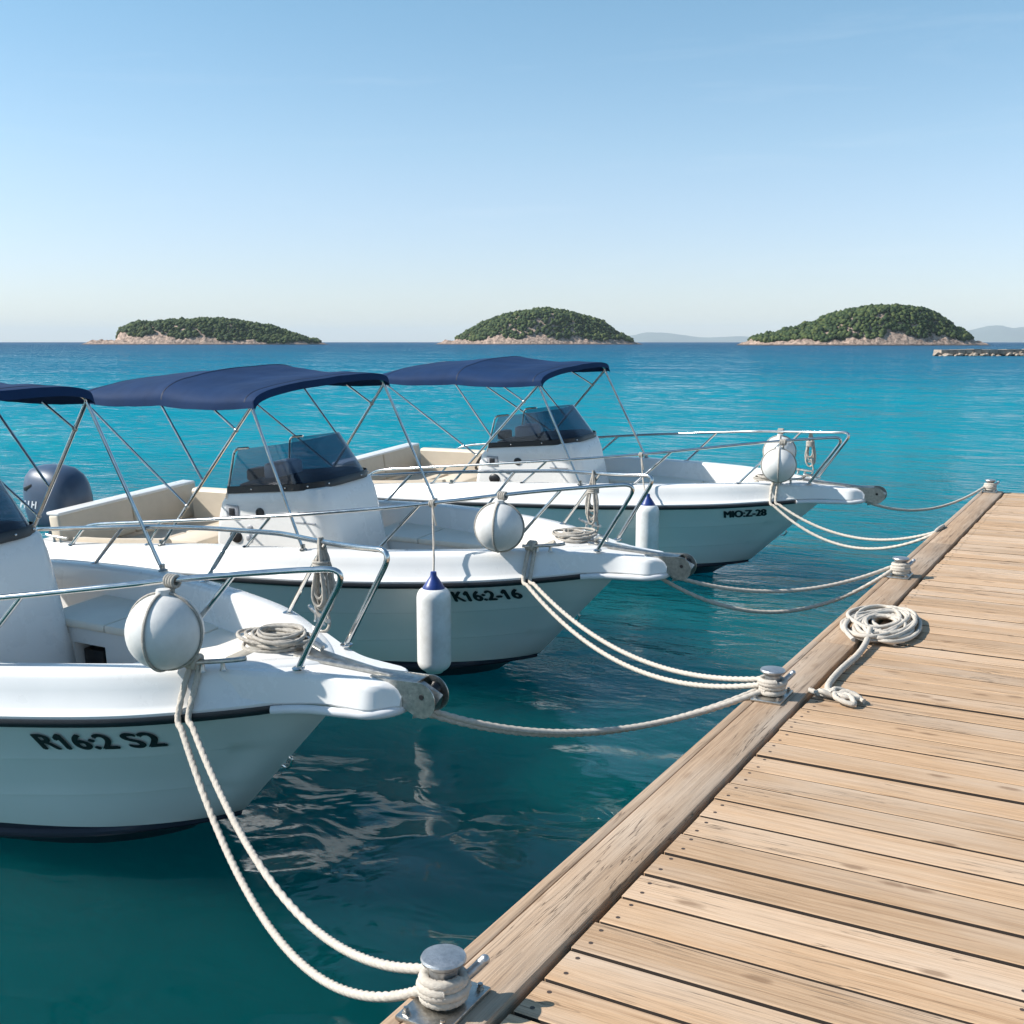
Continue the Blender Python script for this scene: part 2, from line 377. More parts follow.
# ------------------------------------------------------------------ water
def make_water():
    m, t, b = nt('sea water'); N, L = t.nodes, t.links
    tc = N.new('ShaderNodeTexCoord'); sp = N.new('ShaderNodeSeparateXYZ'); L.new(tc.outputs['Object'], sp.inputs[0])
    # depth of the bay: dark deep water along the dock, a pale sandy shelf further out, then the open sea
    nb = N.new('ShaderNodeTexNoise'); nb.inputs['Scale'].default_value = 0.035; nb.inputs['Detail'].default_value = 4
    mpb = N.new('ShaderNodeMapping'); mpb.inputs['Rotation'].default_value = (0, 0, R(-29.24)); mpb.inputs['Scale'].default_value = (0.35, 1.0, 1.0)
    L.new(tc.outputs['Object'], mpb.inputs[0]); L.new(mpb.outputs[0], nb.inputs['Vector'])
    ln = N.new('ShaderNodeVectorMath'); ln.operation = 'LENGTH'; L.new(tc.outputs['Object'], ln.inputs[0])
    lg = N.new('ShaderNodeMath'); lg.operation = 'LOGARITHM'; lg.inputs[1].default_value = 10.0; L.new(ln.outputs['Value'], lg.inputs[0])
    nn = N.new('ShaderNodeMath'); nn.operation = 'MULTIPLY_ADD'; nn.inputs[1].default_value = 0.5; nn.inputs[2].default_value = -0.25
    L.new(nb.outputs['Fac'], nn.inputs[0])
    la = N.new('ShaderNodeMath'); la.operation = 'ADD'; L.new(lg.outputs[0], la.inputs[0]); L.new(nn.outputs[0], la.inputs[1])
    mr = N.new('ShaderNodeMapRange'); mr.inputs[1].default_value = 0.4; mr.inputs[2].default_value = 3.4; L.new(la.outputs[0], mr.inputs[0])
    r = N.new('ShaderNodeValToRGB'); e = r.color_ramp.elements
    stops = [(0.0, (0.001, 0.040, 0.045)), (0.10, (0.001, 0.068, 0.075)), (0.24, (0.002, 0.120, 0.150)), (0.36, (0.002, 0.195, 0.252)), (0.45, (0.003, 0.172, 0.238)),
             (0.55, (0.005, 0.120, 0.195)), (0.70, (0.010, 0.085, 0.150)), (0.85, (0.014, 0.066, 0.125)), (1.0, (0.016, 0.062, 0.12))]
    e[0].position = stops[0][0]; e[0].color = (*stops[0][1], 1); e[1].position = 1.0; e[1].color = (*stops[-1][1], 1)
    for p, c in stops[1:-1]:
        x = e.new(p); x.color = (*c, 1)
    L.new(mr.outputs[0], r.inputs[0]); L.new(r.outputs[0], b.inputs['Base Color'])
    b.inputs['Specular IOR Level'].default_value = 0.40; b.inputs['Roughness'].default_value = 0.035; b.inputs['IOR'].default_value = 1.333
    b.inputs['Subsurface Weight'].default_value = 1.0
    b.inputs['Subsurface Radius'].default_value = (0.5, 0.9, 1.0); b.inputs['Subsurface Scale'].default_value = 25.0
    # waves
    def wave(scale, aniso, rot, detail, rough, dist=0.0):
        mp = N.new('ShaderNodeMapping'); mp.inputs['Rotation'].default_value = (0, 0, R(rot)); mp.inputs['Scale'].default_value = (aniso, 1, 1)
        L.new(tc.outputs['Object'], mp.inputs[0])
        n = N.new('ShaderNodeTexNoise'); n.inputs['Scale'].default_value = scale; n.inputs['Detail'].default_value = detail
        n.inputs['Roughness'].default_value = rough; n.inputs['Distortion'].default_value = dist
        L.new(mp.outputs[0], n.inputs['Vector']); return n.outputs['Fac']
    def mul(a, k):
        x = N.new('ShaderNodeMath'); x.operation = 'MULTIPLY'; L.new(a, x.inputs[0])
        if isinstance(k, float): x.inputs[1].default_value = k
        else: L.new(k, x.inputs[1])
        return x.outputs[0]
    def addn(a, c):
        x = N.new('ShaderNodeMath'); x.operation = 'ADD'; L.new(a, x.inputs[0]); L.new(c, x.inputs[1]); return x.outputs[0]
    far = N.new('ShaderNodeMapRange'); far.inputs[1].default_value = 6.0; far.inputs[2].default_value = 14.0; far.interpolation_type = 'SMOOTHSTEP'
    L.new(ln.outputs['Value'], far.inputs[0])
    smooth = wave(1.35, 0.75, -22, 1.0, 0.4, 0.6)           # slow smooth heave in the shelter of the dock
    small = wave(3.2, 0.7, -40, 2.0, 0.5, 0.8)
    rip = wave(4.5, 0.5, -29, 5.0, 0.62, 0.3)               # wind ripples in the open
    chop = wave(1.15, 0.45, -26, 4.0, 0.55, 0.2)
    patch = wave(0.13, 0.3, -29, 3.0, 0.55)
    pm = N.new('ShaderNodeMapRange'); pm.inputs[1].default_value = 0.35; pm.inputs[2].default_value = 0.65; pm.inputs[3].default_value = 0.55; pm.inputs[4].default_value = 1.25
    L.new(patch, pm.inputs[0])
    openw = mul(mul(addn(mul(rip, 0.105), mul(chop, 0.25)), far.outputs[0]), pm.outputs[0])
    calm = addn(addn(mul(smooth, 0.070), mul(small, 0.013)), mul(rip, 0.002))
    bp = N.new('ShaderNodeBump'); bp.inputs['Strength'].default_value = 1.0; bp.inputs['Distance'].default_value = 1.0
    L.new(addn(openw, calm), bp.inputs['Height']); # facets too small for the bump to resolve far out: a random slope per wavelet
    def facet(scale, aniso):
        mp = N.new('ShaderNodeMapping'); mp.inputs['Rotation'].default_value = (0, 0, R(-29.24)); mp.inputs['Scale'].default_value = (aniso, 1, 1)
        L.new(tc.outputs['Object'], mp.inputs[0])
        n = N.new('ShaderNodeTexNoise'); n.inputs['Scale'].default_value = scale; n.inputs['Detail'].default_value = 3.0; n.inputs['Roughness'].default_value = 0.6
        L.new(mp.outputs[0], n.inputs['Vector'])
        v = N.new('ShaderNodeVectorMath'); v.operation = 'SUBTRACT'; v.inputs[1].default_value = (0.5, 0.5, 0.5); L.new(n.outputs['Color'], v.inputs[0])
        w = N.new('ShaderNodeVectorMath'); w.operation = 'MULTIPLY'; w.inputs[1].default_value = (1, 1, 0); L.new(v.outputs[0], w.inputs[0])
        return w.outputs[0]
    far2 = N.new('ShaderNodeMapRange'); far2.inputs[1].default_value = 9.0; far2.inputs[2].default_value = 60.0; far2.inputs[3].default_value = 0.0; far2.inputs[4].default_value = 2.1
    L.new(ln.outputs['Value'], far2.inputs[0])
    fs_ = N.new('ShaderNodeVectorMath'); fs_.operation = 'SCALE'; L.new(facet(1.7, 0.6), fs_.inputs[0])
    fm = N.new('ShaderNodeMath'); fm.operation = 'MULTIPLY'; L.new(far2.outputs[0], fm.inputs[0]); L.new(pm.outputs[0], fm.inputs[1]); L.new(fm.outputs[0], fs_.inputs['Scale'])
    av = N.new('ShaderNodeVectorMath'); av.operation = 'ADD'; L.new(bp.outputs[0], av.inputs[0]); L.new(fs_.outputs[0], av.inputs[1])
    # wind chop runs in towards the dock: far out only its near faces show over the crests
    tl = N.new('ShaderNodeMapRange'); tl.inputs[1].default_value = 6.5; tl.inputs[2].default_value = 32.0; tl.inputs[3].default_value = 0.0; tl.inputs[4].default_value = 0.42
    L.new(ln.outputs['Value'], tl.inputs[0])
    lean = N.new('ShaderNodeVectorMath'); lean.operation = 'SCALE'; lean.inputs[0].default_value = (math.sin(R(29.24)), -math.cos(R(29.24)), 0)
    crest = N.new('ShaderNodeMapRange'); crest.inputs[1].default_value = 0.30; crest.inputs[2].default_value = 0.70; crest.inputs[3].default_value = -0.1; crest.inputs[4].default_value = 2.1
    L.new(addn(mul(wave(3.0, 0.5, -29, 5.0, 0.68), 0.65), mul(wave(0.30, 0.30, -27, 3.0, 0.6), 0.4)), crest.inputs[0])
    L.new(mul(tl.outputs[0], crest.outputs[0]), lean.inputs['Scale'])
    av2 = N.new('ShaderNodeVectorMath'); av2.operation = 'ADD'; L.new(av.outputs[0], av2.inputs[0]); L.new(lean.outputs[0], av2.inputs[1]); av = av2
    nv_ = N.new('ShaderNodeVectorMath'); nv_.operation = 'NORMALIZE'; L.new(av.outputs[0], nv_.inputs[0])
    L.new(nv_.outputs[0], b.inputs['Normal'])
    mb = MB(); S = 24000.0
    mb.add([(-S, -S, 0), (S, -S, 0), (S, S, 0), (-S, S, 0)], [(0, 1, 2, 3)])
    o = mb.build('water', m, smooth=0); o['kind'] = 'structure'
make_water()

# ------------------------------------------------------------------ islands, far hills
HEAD = R(29.24)
FW = Vector((-math.sin(HEAD), math.cos(HEAD), 0)); RT = Vector((math.cos(HEAD), math.sin(HEAD), 0))
def mat_rock():
    m, t, b = nt('pale shore limestone'); N, L = t.nodes, t.links
    tc = N.new('ShaderNodeTexCoord'); sp = N.new('ShaderNodeSeparateXYZ'); L.new(tc.outputs['Object'], sp.inputs[0])
    n = N.new('ShaderNodeTexNoise'); n.inputs['Scale'].default_value = 0.42; n.inputs['Detail'].default_value = 9; n.inputs['Roughness'].default_value = 0.75
    L.new(tc.outputs['Object'], n.inputs['Vector'])
    r = N.new('ShaderNodeValToRGB'); e = r.color_ramp.elements
    e[0].position = 0.40; e[0].color = (0.13, 0.09, 0.07, 1); e[1].position = 0.57; e[1].color = (0.50, 0.365, 0.28, 1)
    L.new(n.outputs['Fac'], r.inputs[0])
    wet = N.new('ShaderNodeMapRange'); wet.inputs[1].default_value = 0.3; wet.inputs[2].default_value = 1.1; L.new(sp.outputs['Z'], wet.inputs[0])
    mx = N.new('ShaderNodeMix'); mx.data_type = 'RGBA'; mx.inputs[6].default_value = (0.05, 0.04, 0.032, 1)
    L.new(wet.outputs[0], mx.inputs[0]); L.new(r.outputs[0], mx.inputs[7]); L.new(mx.outputs[2], b.inputs['Base Color'])
    b.inputs['Roughness'].default_value = 0.9
    bp = N.new('ShaderNodeBump'); bp.inputs['Strength'].default_value = 1.0; bp.inputs['Distance'].default_value = 1.2
    L.new(n.outputs['Fac'], bp.inputs['Height']); L.new(bp.outputs[0], b.inputs['Normal'])
    return m
M['rock'] = mat_rock()
def mat_foliage():
    m, t, b = nt('maquis foliage'); N, L = t.nodes, t.links
    at = N.new('ShaderNodeAttribute'); at.attribute_name = 'board'
    sep = N.new('ShaderNodeSeparateColor'); L.new(at.outputs['Color'], sep.inputs[0])
    r = N.new('ShaderNodeValToRGB'); e = r.color_ramp.elements
    e[0].color = (0.018, 0.034, 0.014, 1); e[1].color = (0.085, 0.105, 0.032, 1)
    x = e.new(0.5); x.color = (0.035, 0.062, 0.020, 1)
    L.new(sep.outputs[0], r.inputs[0]); L.new(r.outputs[0], b.inputs['Base Color'])
    b.inputs['Roughness'].default_value = 0.8; b.inputs['Specular IOR Level'].default_value = 0.2
    return m
M['foliage'] = mat_foliage()

def ico(sub):
    bm = bmesh.new(); bmesh.ops.create_icosphere(bm, subdivisions=sub, radius=1.0); bm.verts.index_update()
    v = np.array([p.co[:] for p in bm.verts]); f = np.array([[q.index for q in p.verts] for p in bm.faces]); bm.free(); return v, f
ICO_V, ICO_F = ico(2)
TV, TF = ico(1)

def island(label_wood, dist, px_c, half_w0, prof, depth, shore_l, shore_r, seed, ntree, tree_r):
    """prof: (u in -1..1, height m) skyline with trees; shore_*: bare rock share at each end"""
    zc = dist; half_w = half_w0 * 1.05
    c = FW * dist + RT * ((px_c - 512.0) / 1125.0 * zc * 1.011)
    f = pchip([(a / 1.0, b) for a, b in prof])
    def ground(u, v):
        rad = math.sqrt(u * u + v * v)
        top = f(u / max(0.35, math.sqrt(max(0.05, 1 - v * v)))) if abs(u) < 1 else 0.0
        h = max(0.0, top - tree_r * 1.7 - 4.4)
        edge = smoothstep(1.0, 0.55, rad) if rad < 1 else 0
        base = (1 - rad) * 42; cap_ = 4.0 + 0.9 * smoothstep(0.55, 0.9, abs(u)) * (1.0 if u < 0 else 0.4)
        hh = h * edge * (1 - 0.25 * abs(v))
        nz = mnoise.fractal(Vector((u * half_w * 0.13 + seed, v * depth * 0.13, seed)), 0.7, 2.2, 6) * 1.9
        return min(base, cap_) * (0.75 + 0.25 * mnoise.noise(Vector((u * half_w * .05, seed, v)))) + hh + nz * min(1.0, max(0, (1.02 - rad) * 8)) - 0.35
    nu, nv = 240, 80; vs = []; fs = []
    for j in range(nv + 1):
        for i in range(nu + 1):
            u = -1.03 + 2.06 * i / nu; v = -1.03 + 2.06 * j / nv
            p = c + RT * (u * half_w) + FW * (v * depth)
            z = ground(u, v) if u * u + v * v < 1.0 else -1.5
            vs.append((p.x, p.y, z))
    for j in range(nv):
        for i in range(nu):
            a = j * (nu + 1) + i; fs.append((a, a + 1, a + nu + 2, a + nu + 1))
    mb = MB(); mb.add(vs, fs); o = mb.build('island', M['rock'], smooth=30); o['kind'] = 'structure'
    # woodland: every crown a rough clump, all one far-off mass
    rg = np.random.default_rng(seed); V, F, C = [], [], []; k = 0; tries = 0
    lo, hi = -1 + shore_l, 1 - shore_r
    while k < ntree and tries < ntree * 30:
        tries += 1
        u = rg.uniform(lo, hi); v = rg.uniform(-0.95, 0.45)
        uu = (u - (lo + hi) / 2) / ((hi - lo) / 2)
        if uu * uu * 0.92 + (v / 0.86) ** 2 > 1.0 + 0.08 * math.sin(u * 17 + seed): continue
        g = ground(u, v); rr = tree_r * rg.uniform(0.55, 1.25)
        p = c + RT * (u * half_w) + FW * (v * depth)
        jit = 1 + rg.uniform(-0.32, 0.36, (len(TV), 1))
        pv = TV * jit * np.array([rr, rr, rr * rg.uniform(0.75, 1.1)]) + np.array([p.x, p.y, g + rr * rg.uniform(0.2, 0.7)])
        V.append(pv); F.append(TF + k * len(TV))
        t0 = rg.uniform(0, 1); C.append(np.clip(t0 + rg.uniform(-0.25, 0.25, len(TF)), 0, 1)); k += 1
    V = np.concatenate(V); F = np.concatenate(F); C = np.concatenate(C)
    me = bpy.data.meshes.new('woodland')
    me.vertices.add(len(V)); me.vertices.foreach_set('co', V.ravel())
    me.loops.add(F.size); me.loops.foreach_set('vertex_index', F.ravel().astype(np.int32))
    me.polygons.add(len(F)); me.polygons.foreach_set('loop_start', np.arange(0, F.size, 3, dtype=np.int32))
    me.update(calc_edges=True)
    at = me.color_attributes.new('board', 'FLOAT_COLOR', 'CORNER')
    cc = np.repeat(C, 3); at.data.foreach_set('color', np.stack([cc, cc, cc, np.ones_like(cc)], 1).ravel().astype(np.float32))
    me.materials.append(M['foliage'])
    w = bpy.data.objects.new('woodland', me); COL.objects.link(w)
    tag(w, label_wood, 'woodland', kind='stuff')

K = 1.0 / 1125.0
def sky_prof(dist, pts, x0, x1):      # pixel skyline (x, height in px) -> (u, metres)
    return [((x - (x0 + x1) / 2) / ((x1 - x0) / 2), h * dist * K) for x, h in pts]
D1, D2, D3 = 1130.0, 1180.0, 860.0
island('dark evergreen wood on the low long islet at the left', D1, 211.5, 117 * D1 * K,
       sky_prof(D1, [(91.5, 0), (110, 5), (126, 10), (132, 21), (150, 25), (185, 27), (215, 28.5), (245, 25.5), (280, 19), (305, 12), (316, 6), (325.5, 0)], 91.5, 325.5), 55, 0.31, 0.075, 3, 4200, 2.0)
island('dark evergreen wood on the humped islet in the middle', D2, 538, 99 * D2 * K,
       sky_prof(D2, [(439, 0), (455, 7), (464, 14), (485, 24), (510, 33), (545, 38), (570, 34), (600, 25), (622, 15), (630, 7), (637, 0)], 439, 637), 60, 0.22, 0.12, 5, 4200, 2.0)
island('green wood on the broad steep islet at the right', D3, 855, 120 * D3 * K,
       sky_prof(D3, [(735, 0), (748, 8), (752, 14), (770, 17), (800, 24), (830, 36), (875, 43), (905, 40), (935, 29), (955, 20), (959, 10), (975, 0)], 735, 975), 50, 0.14, 0.17, 9, 4800, 1.75)

M['hillside'] = mat('distant scrub hillside', (0.10, 0.12, 0.08), 0.9, var=0.4, vscale=0.002)
def hills(dist, pts):
    vs, fs = [], []; n = len(pts)
    f = pchip(pts); xs = np.linspace(pts[0][0], pts[-1][0], 120)
    rows = [(-900, 0.0), (-450, 0.55), (0, 1.0), (500, 0.6), (1000, 0.0)]
    for off, k in rows:
        for x in xs:
            p = FW * (dist + off) + RT * ((x - 512) * K * dist)
            h = f(x) * K * dist * k
            h *= 1 + 0.10 * mnoise.fractal(Vector((x * 0.05, off * 0.002, 3.3)), 0.9, 2.1, 4)
            vs.append((p.x, p.y, h - 6))
    for j in range(len(rows) - 1):
        for i in range(len(xs) - 1):
            a = j * len(xs) + i; fs.append((a, a + 1, a + 1 + len(xs), a + len(xs)))
    mb = MB(); mb.add(vs, fs); o = mb.build('hills', M['hillside'], smooth=60); o['kind'] = 'structure'
hills(20500, [(600, 0), (625, 6), (648, 10.5), (668, 9), (700, 5), (735, 6), (760, 4), (800, 0)])
hills(19000, [(905, 0), (930, 7), (955, 11), (985, 16), (1010, 15.5), (1040, 17), (1090, 10), (1140, 0)])

# ------------------------------------------------------------------ breakwater
def breakwater():
    mb = MB(); rg = random.Random(4)
    base = FW * 206; n = 0
    for k in range(190):
        x = 930 + rg.uniform(0, 112); tier = rg.choice((0, 0, 0, 1, 1))
        off = rg.uniform(-2.2, 2.6) * (1 - 0.35 * tier)
        p = FW * (206 + off) + RT * ((x - 512) * K * 206)
        r = rg.uniform(0.35, 0.7); z = 0.1 + 0.38 * tier + rg.uniform(-0.15, 0.15)
        if x < 936: z *= 0.6
        sc = (rg.uniform(0.8, 1.5), rg.uniform(0.8, 1.4), rg.uniform(0.5, 0.8))
        v = [Vector((a[0] * sc[0], a[1] * sc[1], a[2] * sc[2])) * r * rg.uniform(0.78, 1.15) + p + Vector((0, 0, z)) for a in ICO_V[:42]]
        mb.add(v, ICO42_F)
    # worn slab path along the top
    for k in range(14):
        x0, x1 = 934 + k * 8.0, 941.6 + k * 8.0
        a = FW * 206.4 + RT * ((x0 - 512) * K * 206); b = FW * 206.4 + RT * ((x1 - 512) * K * 206)
        w = FW * 1.9; zt = 1.16 + rg.uniform(-0.07, 0.10); pts = [a - w, b - w, b + w, a + w]
        mb.add([(p.x, p.y, 0.4) for p in pts] + [(p.x, p.y, zt) for p in pts], [(0, 1, 2, 3), (4, 5, 6, 7), (0, 1, 5, 4), (1, 2, 6, 5), (2, 3, 7, 6), (3, 0, 4, 7)])
    o = mb.build('breakwater', M['rock2'], smooth=0)
    tag(o, 'low breakwater of pale rough rocks running out from the right edge', 'breakwater')
_v, ICO42_F = ico(1)
M['rock2'] = mat('pale breakwater stone', (0.46, 0.38, 0.30), 0.9, var=0.6, vscale=1.2)
ICO_V = np.concatenate([_v]) if False else ICO_V
def _swap():
    global ICO_V
    keep = ICO_V; ICO_V = _v; breakwater(); ICO_V = keep
_swap()

# ------------------------------------------------------------------ dock
DZ = 0.8
XO, XI = -1.572, -1.336
Y0, Y1 = 0.6, 13.98
def dock():
    root = empty('wooden_dock', (0, 0, 0))
    tag(root, 'weathered timber dock of pale planks with a broad edge beam', 'dock')
    mb = MB(); rg = random.Random(21)
    pitch = 0.175; y = Y0
    # board joints measured along the dock
    while y < Y1 - 0.02:
        gap = rg.choice((0.013, 0.015, 0.017, 0.022)); t = rg.random()
        y1 = min(y + pitch, Y1)
        x0 = XI + 0.022 + rg.uniform(-0.004, 0.006); z = DZ - 0.012 + rg.uniform(-0.0025, 0.0025)
        col = (rg.random(), rg.random(), rg.random())
        mb.box((x0, y, z - 0.035), (1.5 + rg.uniform(-0.02, 0.02), y1 - gap, z), 0, 0.003, col, seg=1)
        nf = len(mb.f)
        for k in range(nf - 1, -1, -1):              # long side faces of the plank just added: shade of the gaps painted on as dark colour
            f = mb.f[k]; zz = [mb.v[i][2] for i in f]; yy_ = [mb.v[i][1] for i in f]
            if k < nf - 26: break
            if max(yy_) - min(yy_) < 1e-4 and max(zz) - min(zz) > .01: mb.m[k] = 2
        for q in (0.24, 0.72):
            for xx in (x0 + 0.045 + rg.uniform(-0.008, 0.008), x0 + 1.15):
                cx, cy = xx, y + pitch * q + rg.uniform(-0.01, 0.01)
                mb.lathe([(0.0072, z - 0.004), (0.0072, z + 0.0006), (0.0, z + 0.0009)], (cx, cy, 0), 8, 1)
        y = y1
    mb.build('deck_planks', [M['plank'], M['nail'], M['gapshade']], root, smooth=25, board=True)
    # edge beam in lengths, with an outer rubbing strake
    e = MB(); s = MB(); yy = Y0
    for L_ in (5.75, 3.7, 3.93):
        y2 = min(yy + L_, Y1); col = (rg.uniform(0.2, 0.8), rg.random(), rg.random())
        e.box((XO + 0.048, yy, DZ - 0.16), (XI, y2 - 0.003, DZ), 0, 0.007, col)
        s.box((XO, yy, DZ - 0.16), (XO + 0.045, y2 - 0.004, DZ - 0.002), 0, 0.007, (rg.uniform(0.3, 0.9), rg.random(), rg.random()))
        yy = y2
    e.build('edge_beam', M['beam'], root, board=True)
    s.build('rubbing_strake', M['beam'], root, board=True)
    j = MB()
    for x in (-1.43, -0.7, 0.1, 0.9, 1.4):
        j.box((x - 0.05, Y0, DZ - 0.26), (x + 0.05, Y1 - 0.01, DZ - 0.162 if x < -1.3 else DZ - 0.052), 0, 0.004)
    for yk in (1.2, 4.3, 7.4, 10.5, 13.5):
        j.box((-1.5, yk - 0.07, DZ - 0.42), (1.45, yk + 0.07, DZ - 0.263), 0, 0.004)
    j.box((-1.52, Y1 - 0.008, DZ - 0.2), (1.5, Y1 + 0.04, DZ - 0.02), 0, 0.004)
    j.build('joist_frame', M['darkwood'], root)
    for yk in (1.2, 4.3, 7.4, 10.5, 13.5):
        for x in (-1.2, 1.2):
            p = MB(); p.lathe([(0.11, -1.2), (0.115, 0.0), (0.105, DZ - 0.424)], (x, yk + 0.0, 0), 14)
            p.build('pile', M['darkwood'], root)
    return root
dock()

def bollard(y, label, yaw=0.0):
    root = empty('bollard', (-1.468, y, DZ)); root.rotation_euler = (0, 0, yaw)
    tag(root, label, 'bollard', 'bollards along the dock edge')
    p = MB(); p.box((-0.075, -0.115, 0.0), (0.075, 0.115, 0.014), 0, 0.004)
    p.build('base_plate', M['steelold'], root)
    for bx in (-0.055, 0.055):
        for by in (-0.092, 0.092):
            b = MB(); b.lathe([(0.011, 0.014), (0.011, 0.022), (0.0075, 0.0225), (0.0075, 0.030), (0, 0.032)], (bx, by, 0), 6)
            b.build('bolt', M['steelold'], root)
    c = MB()
    c.lathe([(0.044, 0.014), (0.040, 0.03), (0.037, 0.06), (0.037, 0.098), (0.040, 0.112)], (0, 0, 0), 28)
    c.build('post', M['bollardtop'], root)
    k = MB()
    k.lathe([(0.040, 0.1125), (0.050, 0.121), (0.0575, 0.127), (0.060, 0.134), (0.057, 0.140), (0.044, 0.1435), (0.0, 0.145)], (0, 0, 0), 32)
    k.build('cap', M['bollardtop'], root)
    h = MB()
    pts = [(0.02, 0.02, 0.05), (0.055, 0.055, 0.085), (0.078, 0.075, 0.112)]
    h.tube(spline(pts, 0.006), [0.0125] * 7 + [0.0145] * 20, 12) if False else h.tube(spline(pts, 0.006), 0.0135, 12)
    h.sphere((0.078, 0.075, 0.112), 0.0142, 12, 8)
    h.build('horn', M['bollardtop'], root)
    return root
BY = [2.262, 5.20, 8.45, 13.84]
bollard(BY[0], 'nearest steel bollard, on the dock edge in the foreground')
bollard(BY[1], 'steel bollard beside the small loose knot of rope on the planks')
bollard(BY[2], 'steel bollard on the dock edge just beyond the big flat rope coil')
bollard(BY[3], 'farthest steel bollard, at the far end of the dock')

# ------------------------------------------------------------------ boats
XS = -4.45
Twl = pchip([(XS, .86), (-3, .88), (-2, .82), (-1.5, .745), (-1, .635), (-.5, .465), (-.2, .28), (0.0, .09), (0.06, 0.0)])
Trub = pchip([(XS, .98), (-3.5, 1.05), (-2.5, 1.07), (-1.5, 1.03), (-.8, .90), (-.3, .74), (0, .62), (.3, .45), (.55, .27), (.7, .12), (.77, 0.0)])
Zrub = pchip([(XS, .725), (-3, .77), (-1.5, .83), (-.8, .85), (-.3, .862), (0, .872), (.3, .885), (.77, .905)])
Zgun = pchip([(XS, .85), (-3.8, .885), (-3, .955), (-2.2, 1.02), (-1, 1.062), (-.5, 1.072), (0, 1.08), (.5, 1.075), (.77, 1.06)])
def u_of(i, n): t = i / n; return 1 - (1 - t) ** 1.7
def hull_at(u, q):
    xw = XS + (0.06 - XS) * u; xr = XS + (0.77 - XS) * u
    yw, yr = Twl(xw), Trub(xr); zw = 0.075 + 0.085 * smoothstep(0.5, 1, u); zr = Zrub(xr)
    flare = 0.06 * smoothstep(0.45, 0.95, u) * (1 - smoothstep(0.95, 1.0, u))
    return Vector((xw + (xr - xw) * q, max(0.0, yw + (yr - yw) * q - flare * 4 * q * (1 - q)), zw + (zr - zw) * q))
def hull_side(x, z):            # starboard surface point at a given x, z
    u, q = 0.8, 0.6
    for _ in range(40):
        p = hull_at(u, q)
        q += (z - p.z) / 0.74; u += (x - p.x) / 5.0
        u = min(max(u, 0), 1); q = min(max(q, 0), 1)
    return hull_at(u, q)

